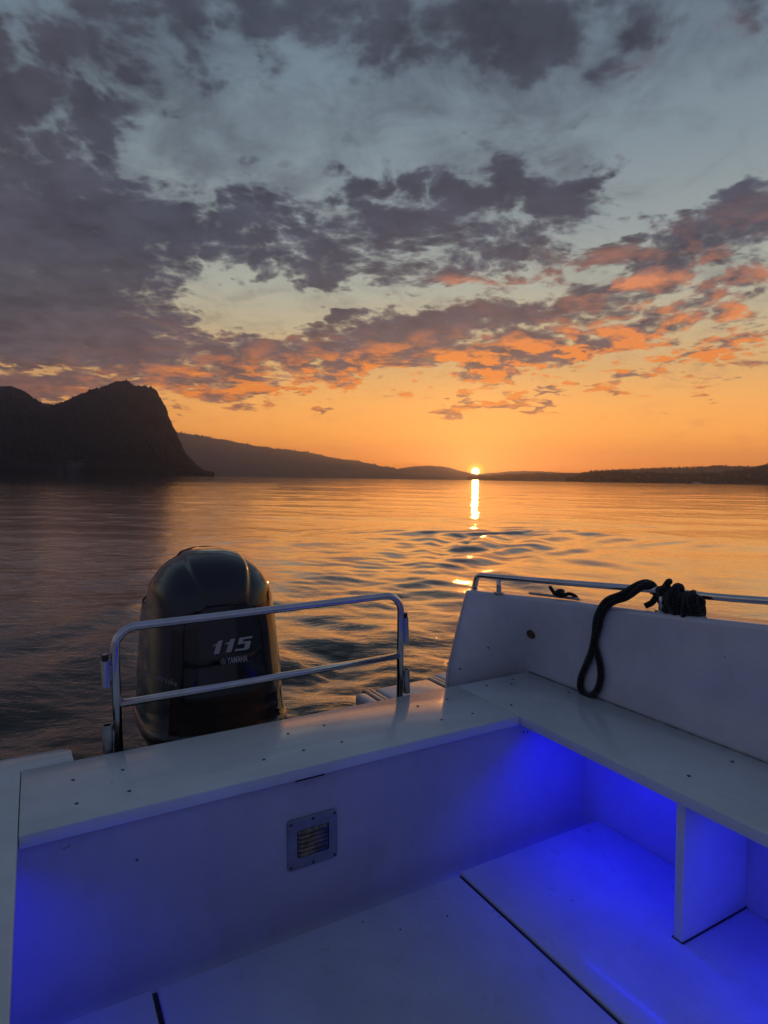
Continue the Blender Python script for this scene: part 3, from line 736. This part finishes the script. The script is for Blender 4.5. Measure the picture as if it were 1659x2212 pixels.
# sticker on the lower pan
dg.update(); LV = BVHTree.FromPolygons([v.co + root_base(low) for v in low.data.vertices], [p.vertices[:] for p in low.data.polygons])
def patch(name, P, mat, off, parent, bv):
    V = []; Fc = []; N = 6
    for i in range(N+1):
        for j in range(N+1):
            u, v = i/N, j/N; p = (1-u)*(1-v)*np.array(P[0])+u*(1-v)*np.array(P[1])+u*v*np.array(P[2])+(1-u)*v*np.array(P[3])
            l_, n_ = hit(bv, p[0], p[1], off)
            if l_ is None: return
            V.append(l_)
    for i in range(N):
        for j in range(N): Fc.append((i*(N+1)+j, (i+1)*(N+1)+j, (i+1)*(N+1)+j+1, i*(N+1)+j+1))
    return finish(name, mesh(name, V, Fc), mat, parent)
stk = patch('sticker', [(545.5,1524),(566,1520.5),(566.5,1533),(546,1537)], M['sticker'], .0075, low, LV)
if stk:
    for P in ([(549,1527),(551,1526.6),(551,1532.5),(549,1533)], [(554,1526.5),(562,1525),(562,1526.2),(554,1527.7)], [(554,1529.5),(563,1528),(563,1529.2),(554,1530.7)]):
        patch('sticker_print', P, M['dark'], .0085, stk, LV)

# ------------------------------------------------------------------ ropes
def braid(mb, pts, r, n=8, step=.0024, seg=20):
    pa = catmull(pts, n); L = [0]
    for i in range(1, len(pa)): L.append(L[-1]+(pa[i]-pa[i-1]).length)
    m_ = max(8, int(L[-1]/step)); T_ = np.linspace(0, L[-1], m_); A_ = np.array([p[:] for p in pa])
    P = [Vector([np.interp(t_, L, A_[:, k]) for k in range(3)]) for t_ in T_]
    n0 = len(mb.v); mb.tube(P, r, seg)
    kk = 2*math.pi/(r*1.5)
    for i in range(m_):
        for k in range(seg):
            a = 2*math.pi*k/seg; d_ = 1+.07*math.sin(kk*T_[i]+5*a)*math.sin(kk*T_[i]-5*a)+.03*math.sin(T_[i]*41)
            v = Vector(mb.v[n0+i*seg+k]); mb.v[n0+i*seg+k] = tuple(P[i]+(v-P[i])*d_)
def rope(name, pts, r, label, base, extra=()):
    mb = MB(); braid(mb, pts, r)
    o = mb.build(name, M['rope'], None, angle=180, base=base, world=BM)
    return tag(o, label, 'rope')
def onb(px, py, off=.014):
    l_, n_ = hit(BV, px, py, off); return l_
RR = .0125
edge = Vector(bx(1309, 1299, 2, .392)); over1 = Vector(bx(1345, 1283, 2, .425)); over2 = Vector(bx(1376, 1264, 0, b_+.02)); on = Vector(bx(1398, 1259, 0, b_+.055)); beh = Vector(bx(1412, 1272, 0, b_+.078))
loopA = [beh+Vector((.0,0,-.02)), beh, on, over2, over1, edge, onb(1296,1330,.016), onb(1291,1370,.016), onb(1287,1402,.022), onb(1275,1428,.014), onb(1262,1458,.014), onb(1259,1482,.015), onb(1268,1498,.016), onb(1282,1501,.016), onb(1296,1489,.016), onb(1303,1462,.014), onb(1301,1433,.014), onb(1294,1406,.014), onb(1291,1385,.016), onb(1300,1350,.015), onb(1307,1325,.015)]
e2 = Vector(bx(1321, 1302, 2, .386)); o1 = Vector(bx(1354, 1290, 2, .414)); o2 = Vector(bx(1384, 1269, 0, b_+.015)); o3 = Vector(bx(1405, 1261, 0, b_+.05))
loopA += [e2, o1, o2, o3, Vector(bx(1416,1274,0,b_+.08)), Vector(bx(1417,1285,0,b_+.085))]
rope('rope', loopA, RR, 'black rope doubled over the rail, its eye hanging down the white bulwark', tuple(edge))
# coil wound round the rail
pc = Vector(bx(1473, 1291, 0, b_+.05)); ax = (Vector(pE)-Vector(pD)).normalized()
u_ = Vector((0,0,1)); v_ = ax.cross(u_).normalized(); u_ = v_.cross(ax).normalized()
pts = []
r_ = np.random.default_rng(5)
NT_ = 7; prm = r_.normal(0, 1, (40, 4)); lastf = 0
for layer, (R0, s0, s1) in enumerate(((.026, -.046, .062), (.037, .056, -.036), (.031, -.03, .058))):
    for k in range(NT_*10):
        f_ = k/(NT_*10); a = 2*math.pi*NT_*f_; tn = NT_*f_; i0 = int(tn); q_ = tn-i0
        j_ = (prm[layer*8+i0]*(1-q_)+prm[layer*8+i0+1]*q_)
        rz = R0*(1.0+.13*j_[0]); tilt_ = .38*j_[1]; sag = -.014-.016*math.sin(f_*math.pi)+.006*j_[2]
        pts.append(pc + ax*(s0+(s1-s0)*f_ + rz*math.sin(a)*tilt_ + .006*j_[3]) + u_*(rz*1.12*math.sin(a)+sag) + v_*(rz*.85*math.cos(a)))
mbc = MB(); braid(mbc, pts, RR*.92, 2, .003, 16)
end1 = [pc+ax*-.05+u_*.02, Vector(bx(1441,1262,0,b_+.03)), Vector(bx(1446,1256,0,b_+.04)), Vector(bx(1437,1266,0,b_+.05)), Vector(bx(1428,1278,0,b_+.04)), Vector(bx(1420,1285,0,b_+.06)), Vector(bx(1409,1301,0,b_+.06)), Vector(bx(1394,1309,0,b_+.05))]
braid(mbc, end1, RR*.85)
end2 = [pc+ax*-.045+u_*.01, Vector(bx(1428,1272,0,b_+.035)), Vector(bx(1420,1280,0,b_+.06)), Vector(bx(1424,1296,0,b_+.07)), Vector(bx(1432,1309,0,b_+.06))]
braid(mbc, end2, RR*.85)
end3 = [pc+ax*.07+u_*-.01, Vector(bx(1512,1294,0,b_+.03)), Vector(bx(1516,1303,0,b_+.03)), Vector(bx(1506,1309,0,b_+.035)), Vector(bx(1490,1312,0,b_+.04)), Vector(bx(1473,1310,0,b_+.04))]
braid(mbc, end3, RR*.95)
for q0, q1 in ((1481,1500),(1490,1507)):
    mbc.tube(catmull([Vector(bx(q0,1300,0,b_+.05)), Vector(bx(q0+3,1315,0,b_+.045)), Vector(bx(q1,1322,0,b_+.05)), Vector(bx(q1+1,1308,0,b_+.055))], 8), RR*1.05, 12)
coil = mbc.build('rope_coil', M['rope'], None, angle=180, base=tuple(pc), world=BM)
tag(coil, 'bundle of black rope wound tightly round the bulwark rail beside a rail post', 'rope coil')
kn = lambda px, py, z=.374: Vector(bx(px, py, 2, z))
mk = MB(); mk.tube(catmull([kn(1188,1268,.405), kn(1193,1275,.395), kn(1200,1284,.378), kn(1212,1283,.385), kn(1216,1277,.39), kn(1207,1276,.392), kn(1200,1282,.385), kn(1210,1288,.374), kn(1220,1285,.38), kn(1232,1283,.385), kn(1247,1290,.372)], 8), [.0075]*78+[.006]*3, 12)
mk.tube(catmull([kn(1203,1288,.372), kn(1206,1279,.39), kn(1214,1280,.388), kn(1215,1289,.372)], 8), .008, 12)
knot = mk.build('rope', M['rope'], None, angle=180, base=tuple(kn(1205,1288,.37)), world=BM)
tag(knot, 'short black rope end knotted to the cleat on the bulwark top', 'rope')

# ------------------------------------------------------------------ water
def wsum(X, Y, lam, slope, dirs, amp_mod, fade_sp):
    Z = np.zeros_like(X)
    for L, s_, th_ in zip(lam, slope, dirs):
        k = 2*np.pi/L; A = s_/k; ph = rng.uniform(0, 6.28)
        fd = np.clip((L/fade_sp-2.5)/3., 0, 1)
        Z += A*np.sin(k*(X*np.cos(th_)+Y*np.sin(th_))+ph)*fd
    return Z*amp_mod
def vnoise(X, Y, sc, seed):
    r_ = np.random.default_rng(seed); N = 128; g = r_.random((N, N)); x = X/sc; y = Y/sc
    xi = np.floor(x).astype(int); yi = np.floor(y).astype(int); fx = x-xi; fy = y-yi; fx = fx*fx*(3-2*fx); fy = fy*fy*(3-2*fy)
    gg = lambda i, j: g[i % N, j % N]
    return (gg(xi,yi)*(1-fx)+gg(xi+1,yi)*fx)*(1-fy)+(gg(xi,yi+1)*(1-fx)+gg(xi+1,yi+1)*fx)*fy
def wpt(px, py):                                 # photo direction -> point on the lake
    d = wdir(px, py); t_ = -CAMZ/d[2]; return d[0]*t_, d[1]*t_
th_f = np.linspace(R(-44), R(44), 1000); th_b = np.linspace(R(44), R(316), 90)[1:-1]
TH = np.concatenate([th_f, th_b]); nA = len(TH)
r1 = np.geomspace(1.3, 260, 820); r2 = np.geomspace(260, 13500, 60)[1:]
RRs = np.concatenate([r1, r2]); nR = len(RRs)
X = RRs[:, None]*np.sin(TH)[None]; Y = RRs[:, None]*np.cos(TH)[None]; Rg = np.broadcast_to(RRs[:, None], X.shape)
sp = Rg*.0064*1.0
sp = np.where(np.abs(((TH[None]+np.pi) % (2*np.pi))-np.pi) > R(44.5), np.maximum(sp, Rg*.05), sp)
# stirred-up water: close behind the engine and along the curved wake
wk = [(560,1620),(700,1480),(840,1330),(900,1240),(960,1190),(1060,1160),(1160,1150)]
wkw = [wpt(*p) for p in wk]
dm = np.full(X.shape, 1e9); alongm = np.zeros(X.shape)
for (p0, p1) in zip(wkw[:-1], wkw[1:]):
    ax_, ay_ = p1[0]-p0[0], p1[1]-p0[1]; L2 = ax_*ax_+ay_*ay_
    t_ = np.clip(((X-p0[0])*ax_+(Y-p0[1])*ay_)/L2, 0, 1); dd = np.hypot(X-p0[0]-t_*ax_, Y-p0[1]-t_*ay_)
    dm = np.minimum(dm, dd)
wake = np.exp(-(dm/(1.1+.06*Rg))**2)
near = np.exp(-(Rg/7.)**2)
patch_ = vnoise(X, Y, 6., 3)*.6+vnoise(X, Y, 2.1, 4)*.4
streak = vnoise(X*.25, Y, 3.2, 5)
calm = .55+.9*np.clip(patch_-.25, 0, 1)
AZ_ = np.degrees(np.arctan2(X, Y))
leftw = 1/(1+np.exp((AZ_+4)/5.))                                  # breeze ruffles the left part
n_ = 46
lam = np.geomspace(.10, .60, n_); dirs = rng.normal(R(70), R(45), n_)
Z = wsum(X, Y, lam, np.full(n_, .013), dirs, calm*(.10+.55*leftw+1.0*wake+.95*near), sp)
n_ = 34
lam = np.geomspace(.6, 2.6, n_); dirs = rng.normal(R(75), R(40), n_)
Z += wsum(X, Y, lam, np.full(n_, .0105), dirs, (.40+.8*streak)*(.36+.32*leftw+2.0*wake+.45*near), sp)
n_ = 18
lam = np.geomspace(2.4, 14., n_); dirs = rng.normal(R(80), R(30), n_)
Z += wsum(X, Y, lam, np.full(n_, .0050), dirs, .8+.7*wake, sp)
# diverging wake crests
ph = dm/1.35*2*np.pi
Z += .032*np.sin(ph+9.*vnoise(X, Y, 2.2, 9))*np.exp(-(dm/(2.2+.08*Rg))**2)*np.clip((1.35/sp-3)/3, 0, 1)*np.clip(Rg/6-.3, 0, 1)*np.clip(2.4*vnoise(X, Y, 3.3, 12)-.2, 0, 1.4)
# a boat's old ripples crossing far out
c_ = wpt(900, 1068); dd = np.hypot((X-c_[0])/1.0, (Y-c_[1])/1.0)
Z += .012*np.sin(dd*2*np.pi/1.5)*np.exp(-((X-c_[0])/7)**2-((Y-c_[1])/9)**2)*np.clip((1.5/sp-2)/3, 0, 1)
Z *= np.clip(1.15-Rg/300, 0, 1)
# keep the water below the deck inside the hull
V = np.stack([X, Y, Z], -1).reshape(-1, 3)
V = np.vstack([V, [[0,0,-.0]]])
me = bpy.data.meshes.new('water')
idx = np.arange(nR*nA).reshape(nR, nA); nx = np.roll(idx, -1, 1)
quads = np.stack([idx[:-1], nx[:-1], nx[1:], idx[1:]], -1).reshape(-1, 4)
tris = np.stack([np.full(nA, nR*nA), nx[0], idx[0]], -1)
nl = quads.size + tris.size
me.vertices.add(len(V)); me.vertices.foreach_set('co', V.ravel())
me.loops.add(nl); me.loops.foreach_set('vertex_index', np.concatenate([quads.ravel(), tris.ravel()]).astype(np.int32))
me.polygons.add(len(quads)+len(tris))
me.polygons.foreach_set('loop_start', np.concatenate([np.arange(len(quads))*4, len(quads)*4+np.arange(len(tris))*3]).astype(np.int32))
me.update(calc_edges=True); me.validate()
def water_mat():
    mt, t, b = newmat('lake water')
    pos = t.n.new('ShaderNodeNewGeometry').outputs['Position']
    dist = t.vm('LENGTH', pos)
    n1 = t.noise(t.vm('MULTIPLY', pos, (1.,1.7,1.)), 7., 5, .6, .6)
    n2 = t.noise(t.vm('MULTIPLY', pos, (.35,1.,1.)), .8, 4, .55)
    n3 = t.noise(t.vm('MULTIPLY', pos, (.012,.05,1.)), 1., 3, .5)
    farw = t.ss(dist, 25., 160.)
    h = t.m('ADD', t.m('MULTIPLY', n1, t.m('MULTIPLY', t.lm(farw, 0., 1., 1., .0), t.ss(dist, 3., 13., .009, .0035))), t.m('MULTIPLY', n2, t.m('MULTIPLY', t.lm(farw, 0., 1., .0, .05), t.lm(n3, .35, .65, .3, 1.2))))
    px_, py_, pz_ = t.sep(pos)
    lft = t.m('MULTIPLY', t.ss(t.m('ADD', px_, t.m('MULTIPLY', py_, .16)), 0., -3.), t.m('SUBTRACT', 1., t.ss(dist, 60., 250.)))
    n4 = t.noise(t.vm('MULTIPLY', pos, (.8,1.5,1.)), 4.2, 4, .6, .4)
    h = t.m('ADD', h, t.m('MULTIPLY', n4, t.m('MULTIPLY', lft, .012)))
    nrm = t.bump(h, 1., 1.)
    t.n.remove(b); o_ = [n for n in t.n if n.type == 'OUTPUT_MATERIAL'][0]
    fr = t.n.new('ShaderNodeFresnel'); fr.inputs['IOR'].default_value = 1.333; t.link(nrm, fr.inputs['Normal'])
    df = t.n.new('ShaderNodeBsdfDiffuse'); df.inputs['Color'].default_value = (.010,.013,.014,1)
    gl = t.n.new('ShaderNodeBsdfGlossy'); gl.inputs['Color'].default_value = (1,1,1,1)
    t.link(t.lm(farw, 0., 1., .02, .05), gl.inputs['Roughness']); t.link(nrm, gl.inputs['Normal'])
    mx = t.n.new('ShaderNodeMixShader'); R0 = fr.outputs[0]; k_ = t.ss(R0, .06, .42)
    t.link(t.m('ADD', t.m('MULTIPLY', R0, t.m('SUBTRACT', 1., k_)), t.m('MULTIPLY', t.m('POWER', R0, .27), k_)), mx.inputs[0])
    t.l.new(df.outputs[0], mx.inputs[1]); t.l.new(gl.outputs[0], mx.inputs[2]); t.l.new(mx.outputs[0], o_.inputs['Surface'])
    return mt
wo = finish('water', me, water_mat(), None, angle=180)
tag(wo, None, None, None, 'structure')

# ------------------------------------------------------------------ mountains, hills and shores
def fbm(x, y, oct=5, seed=0):
    v = np.zeros_like(x); a = 1.
    for o in range(oct):
        v += a*(vnoise(x*2**o+17.3*o, y*2**o+9.1*o, 1., seed+o)-.5); a *= .5
    return v
def terrain(name, prof, dist, depth, mat, rough=.06, jag=1., seed=1, nU=420, nV=44, front=1., back=1.6, extra=None):
    """prof: photo skyline points; the ridge stands `dist` metres away, the shore `depth` metres nearer"""
    prof = sorted(prof); xs = np.array([azel(p[0], p[1])[0] for p in prof]); es = np.array([math.tan(R(azel(p[0], p[1])[1])) for p in prof])
    A = np.linspace(xs[0], xs[-1], nU); E = np.interp(A, xs, es)
    Hh = np.maximum(E*dist/np.cos(0)+CAMZ, -3.)
    V = []; s_ = np.linspace(0, 1+back*.6, nV)
    for j, s in enumerate(s_):
        rr = dist-depth+depth*s*np.ones(nU)
        n0 = fbm(np.radians(A)*dist/(depth*.30)+seed, np.full(nU, s*3.6), 6, seed); n0 = n0*.6 - .55*np.abs(fbm(np.radians(A)*dist/(depth*.22)+seed*2, np.full(nU, s*2.6), 4, seed+9))
        if s <= 1: g = np.power(s, front); g = g*(1+rough*2.2*n0*math.sin(math.pi*s)*1.3)
        else: g = max(0., 1-((s-1)/(back*.6))**1.3)*np.ones(nU)
        rr = rr - depth*.16*n0*math.sin(math.pi*min(1, s))
        z = np.maximum(Hh, 0)*g
        if s < 1e-6: z = z*0-3
        if s > 1: z = z-4
        V.append(np.stack([rr*np.sin(np.radians(A)), rr*np.cos(np.radians(A)), z], -1))
    V = np.array(V)
    # crest irregularity: tree tops
    jn = (fbm(A*26, A*0+seed, 4, seed+5)+.6*fbm(A*5, A*0+seed, 3, seed+6))*jag*1.5
    k = int(np.argmin(np.abs(s_-1))); V[k, :, 2] += np.maximum(jn, -.3*jag)*np.clip(Hh/30, 0, 1)
    n, mU = V.shape[:2]; idx = np.arange(n*mU).reshape(n, mU)
    q = np.stack([idx[:-1,:-1], idx[:-1,1:], idx[1:,1:], idx[1:,:-1]], -1).reshape(-1, 4)
    me = mesh(name, V.reshape(-1,3), q.tolist())
    o = finish(name, me, mat, None, angle=180)
    tag(o, None, None, None, 'structure'); o['_'] = 0; del o['_']
    return o, V, s_
def hill_mat(name, c1, c2, c3, sc):
    mt, t, b = newmat(name)
    pos = t.n.new('ShaderNodeNewGeometry').outputs['Position']
    n1 = t.noise(pos, sc, 7, .62); n2 = t.noise(t.vm('MULTIPLY', pos, (1,1,.5)), sc*.22, 5, .6)
    nz = t.sep(t.n.new('ShaderNodeNewGeometry').outputs['Normal'])[2]
    c = t.mix(t.ss(n1, .35, .65), c1, c2)
    c = t.mix(t.m('MULTIPLY', t.ss(n2, .60, .70), t.ss(n1, .42, .6)), c, c3)
    t.link(c, b.inputs['Base Color']); b.inputs['Roughness'].default_value = .95; b.inputs['Specular IOR Level'].default_value = .1
    t.link(t.bump(n1, .8, 8.), b.inputs['Normal'])
    return mt
M['cliff'] = hill_mat('forested cliff', (.013,.015,.012,1), (.036,.036,.030,1), (.11,.098,.095,1), .016)
M['hill'] = hill_mat('far wooded hill', (.075,.08,.06,1), (.11,.105,.085,1), (.14,.14,.10,1), .006)
M['shore'] = hill_mat('wooded shore', (.04,.04,.028,1), (.075,.065,.048,1), (.12,.11,.075,1), .012)
cl_prof = [(-520,905),(-330,860),(-200,835),(-90,842),(0,842),(25,842),(50,852),(75,868),(97,882),(118,881),(140,873),(165,862),(185,853),(205,847),(222,843),(240,835),(255,830),(268,827),(280,830),(288,838),(300,840),(315,841),(330,846),(338,850),(343,862),(348,872),(357,883),(363,905),(372,926),(380,940),(387,958),(393,972),(404,990),(416,1003),(426,1013),(436,1021),(446,1026),(462,1027.6)]
cliff, CVt, cs = terrain('mountain', cl_prof, 3600, 900, M['cliff'], .20, 11., 3, 900, 110, .62, 1.6)
h2 = [(330,900),(372,921),(381,932),(400,935),(450,943),(500,952),(560,963),(620,971),(660,975),(700,984),(740,992),(767,993),(790,999),(830,1007),(860,1013),(900,1020),(960,1028),(1000,1034)]
hillA, HA, hs = terrain('hill', h2, 10500, 1900, M['hill'], .08, 24., 11, 400, 34, .8)
h2b = [(560,1024),(600,1020),(640,1017),(680,1018),(720,1022),(760,1023),(800,1021),(850,1020),(900,1026),(960,1031),(1010,1035)]
hillB, HB, hs2 = terrain('hill', h2b, 8200, 600, M['hill'], .08, 8., 15, 260, 22, .7)
h3 = [(800,1026),(840,1015),(870,1010),(895,1006.5),(925,1005.5),(955,1006.5),(975,1010),(990,1015),(1005,1018.5),(1020,1022.5),(1028,1024),(1040,1023.5),(1055,1021),(1075,1020.5),(1100,1017.5),(1130,1016.5),(1170,1018),(1210,1020),(1250,1021),(1290,1022),(1360,1026),(1450,1034)]
hillC, HCc, hs3 = terrain('hill', h3, 11600, 1800, M['hill'], .06, 12., 21, 420, 26, .8)
h4 = [(1010,1033),(1040,1031),(1070,1029),(1100,1027),(1140,1026),(1180,1025),(1225,1026.5),(1258,1024),(1290,1018.5),(1330,1017),(1370,1015),(1410,1014),(1450,1012.5),(1500,1011),(1545,1008),(1590,1010),(1640,1010),(1700,1006),(1800,1000),(2000,990),(2400,985)]
hillD, HD, hs4 = terrain('hill', h4, 5600, 1100, M['shore'], .12, 7., 31, 560, 34, .7)
h5 = [(1225,1037),(1250,1032),(1262,1027),(1285,1025),(1310,1022.5),(1340,1023),(1370,1026),(1400,1025),(1440,1027),(1480,1029),(1520,1026),(1550,1027),(1575,1022),(1600,1020),(1625,1017),(1645,1010),(1660,1003),(1720,985),(1800,975),(2000,970),(2300,968)]
hillE, HE, hs5 = terrain('shore_bank', h5, 3400, 500, M['shore'], .14, 4., 41, 560, 26, .6)
hillE.name = 'hill.shore'
# forest: many small conical and round crowns along ridges and slopes, one mass per slope
def forest(name, Vg, s_, n, h0, h1, mat, smin=.15, bias=.5, seed=0, loc_lab=None):
    r_ = np.random.default_rng(seed); nV, nU = Vg.shape[:2]; kmax = int(np.argmin(np.abs(s_-1)))
    V = []; Fc = []
    for i in range(n):
        s = 1-abs(r_.normal(0, .02)) if r_.random() < bias else r_.uniform(smin, 1.)
        k = s*(kmax); k0 = min(int(k), kmax-1); u = r_.uniform(0, nU-2); u0 = int(u)
        p = Vg[k0, u0]*(1-(k-k0))*(1-(u-u0))+Vg[k0+1, u0]*(k-k0)*(1-(u-u0))+Vg[k0, u0+1]*(1-(k-k0))*(u-u0)+Vg[k0+1, u0+1]*(k-k0)*(u-u0)
        if p[2] < 2.: continue
        h = r_.uniform(h0, h1); rad = h*r_.uniform(.22,.42); n0 = len(V); seg = 6; ph_ = r_.uniform(0, 6)
        cone = r_.random() < .5
        lv_ = ((-.1,.6),(.35,1.),(.7,.75 if not cone else .5),(1.,.12))
        for (q_, rf) in lv_:
            for c in range(seg):
                a = ph_+2*math.pi*c/seg; jj = r_.uniform(.75,1.2)
                V.append((p[0]+rad*rf*jj*math.cos(a), p[1]+rad*rf*jj*math.sin(a), p[2]+h*q_-1))
        for l_ in range(3):
            for c in range(seg):
                c2 = (c+1) % seg; Fc.append((n0+l_*seg+c, n0+l_*seg+c2, n0+(l_+1)*seg+c2, n0+(l_+1)*seg+c))
        Fc.append(tuple(n0+3*seg+c for c in range(seg)))
    o = finish(name, mesh(name, V, Fc), mat, None, smooth=False)
    tag(o, loc_lab, None, None, 'stuff'); return o
M['leaf'] = simple('dark tree crowns', (.022,.025,.018), .9, var=.4, vscale=.05)
M['leaf2'] = simple('dark shore tree crowns', (.05,.045,.032), .9, var=.4, vscale=.05)
forest('forest', CVt, cs, 11000, 10, 24, M['leaf'], .05, .3, 1, 'dark forest over the steep mountain')
forest('forest', HD, hs4, 3500, 10, 22, M['leaf2'], .1, .4, 2, 'wooded ridge behind the far right shore')
forest('forest', HE, hs5, 3200, 9, 20, M['leaf2'], .05, .4, 3, 'dark trees along the right shore')
# hotel on the saddle of the mountain
M['wall_far'] = simple('far house wall', (.16,.145,.135), .8); M['roof_far'] = simple('far house roof', (.10,.07,.06), .8)
def house(name, pos, wx, wy, h, rz, label, group=None, rf=.45):
    t_ = thing(name, label, name, tuple(pos), group, Matrix.Identity(4))
    t_.rotation_euler = (0,0,rz)
    V = [(-wx/2,-wy/2,-4),(wx/2,-wy/2,-4),(wx/2,wy/2,-4),(-wx/2,wy/2,-4),(-wx/2,-wy/2,h),(wx/2,-wy/2,h),(wx/2,wy/2,h),(-wx/2,wy/2,h),(-wx/2,0,h+wy*rf),(wx/2,0,h+wy*rf)]
    me = mesh('wall', V, [(0,1,5,4),(2,3,7,6),(1,2,6,9,5),(3,0,4,8,7)]); me.materials.append(M['wall_far'])
    o = bpy.data.objects.new('wall', me); COL.objects.link(o); o.parent = t_
    e_ = .6; zt = h+wy*rf
    V = [(-wx/2-e_,-wy/2-e_,h-e_*.7),(wx/2+e_,-wy/2-e_,h-e_*.7),(wx/2+e_,0,zt+.3),(-wx/2-e_,0,zt+.3),(wx/2+e_,wy/2+e_,h-e_*.7),(-wx/2-e_,wy/2+e_,h-e_*.7)]
    me = mesh('roof', V, [(0,1,2,3),(3,2,4,5)]); me.materials.append(M['roof_far'])
    o = bpy.data.objects.new('roof', me); COL.objects.link(o); o.parent = t_
    sm = o.modifiers.new('thickness', 'SOLIDIFY'); sm.thickness = .4
    return t_
def on_terrain(Vg, az_, s, s_):
    nV, nU = Vg.shape[:2]; A0 = math.degrees(math.atan2(Vg[0,0,0], Vg[0,0,1])); A1 = math.degrees(math.atan2(Vg[0,-1,0], Vg[0,-1,1]))
    u = int((az_-A0)/(A1-A0)*(nU-1)); k = int(np.argmin(np.abs(s_-s))); return Vector(Vg[k, u])
pz_ = on_terrain(CVt, azel(97,882)[0], .97, cs)
house('building', pz_+Vector((0,0,4)), 44, 14, 22, R(24), 'long low building on the saddle of the dark mountain ridge', rf=.3)
spots = [(1300,.45),(1322,.3),(1352,.55),(1378,.2),(1402,.4),(1431,.25),(1462,.15),(1484,.5),(1512,.35),(1533,.2),(1560,.45),(1590,.3),(1618,.22)]
for i, (px, s) in enumerate(spots):
    p_ = on_terrain(HE, azel(px,1030)[0], s, hs5)
    house('house', p_+Vector((0,0,3)), random.uniform(12,18), random.uniform(9,11), random.uniform(6,9), random.uniform(-.6,.6)-R(20), 'small pitched-roof house among the dark trees of the right shore', 'houses on the right shore')
# ferry at the right shore
M['ferry'] = simple('white ship paint', (.62,.60,.58), .5); M['ferry_glass'] = simple('dark ship windows', (.03,.03,.035), .2)
fa = azel(1506,1041)[0]; fpos = Vector((2600*math.sin(R(fa)), 2600*math.cos(R(fa)), 0))
fm = Matrix.Translation(fpos) @ Matrix.Rotation(R(-fa), 4, 'Z')
fer = thing('passenger_ship', 'small white passenger ship lying off the right shore', 'ship', (0,0,0), None, fm)
MB().prism([(-19,-3),(15,-3.2),(20,0),(15,3.2),(-19,3),(-20,0)], -1, 2.6, .3).build('hull', M['ferry'], fer)
MB().box(-17, 13, -2.7, 2.7, 2.62, 5.2, .2).build('cabin', M['ferry'], fer)
MB().box(-16.5, 12.6, -2.76, 2.76, 3.3, 4.4, .05).build('window', M['ferry_glass'], fer)
MB().prism([(-13,-2.2),(7,-2.2),(10,0),(7,2.2),(-13,2.2)], 5.22, 7.2, .2).build('upper_deck', M['ferry'], fer)
MB().tube([(5,0,7.2),(5,0,10)], .25, 8).build('mast', M['ferry'], fer)
fa2 = azel(58,1022)[0]; fm2 = Matrix.Translation((3300*math.sin(R(fa2)), 3300*math.cos(R(fa2)), 0)) @ Matrix.Rotation(R(-fa2), 4, 'Z')
yb = thing('motor_yacht', 'tiny white boat moored under the dark mountain', 'boat', (0,0,0), None, fm2)
MB().prism([(-9,-2),(6,-2.1),(11,0),(6,2.1),(-9,2)], -1, 2.0, .2).build('hull', M['ferry'], yb)
MB().prism([(-6,-1.5),(2,-1.5),(4,0),(2,1.5),(-6,1.5)], 2.02, 4.2, .2).build('cabin', M['ferry'], yb)

# ------------------------------------------------------------------ haze
HAZE = 8e-5
hz = MB().box(-11000, 11000, -1500, 13800, -4, 600).build('haze', None, None, smooth=False)
mt = bpy.data.materials.new('haze air'); mt.use_nodes = True; t = NT(mt.node_tree); t.n.clear()
o_ = t.n.new('ShaderNodeOutputMaterial'); pv = t.n.new('ShaderNodeVolumePrincipled')
pv.inputs['Color'].default_value = (.86,.84,1.0,1); pv.inputs['Density'].default_value = HAZE; pv.inputs['Anisotropy'].default_value = .82
t.l.new(pv.outputs[0], o_.inputs['Volume']); hz.data.materials.append(mt)
tag(hz, 'thin evening haze over the lake', None, None, 'stuff')

# ------------------------------------------------------------------ render settings
S.view_settings.view_transform = 'Standard'; S.view_settings.look = 'None'; S.view_settings.gamma = 1; S.view_settings.exposure = 0
S.render.engine = 'CYCLES'
S.cycles.use_denoising = True
S.cycles.max_bounces = 8; S.cycles.volume_bounces = 0; S.cycles.diffuse_bounces = 4; S.cycles.glossy_bounces = 4
S.cycles.sample_clamp_indirect = 6.
S.cycles.caustics_reflective = False; S.cycles.caustics_refractive = False
S.render.film_transparent = False
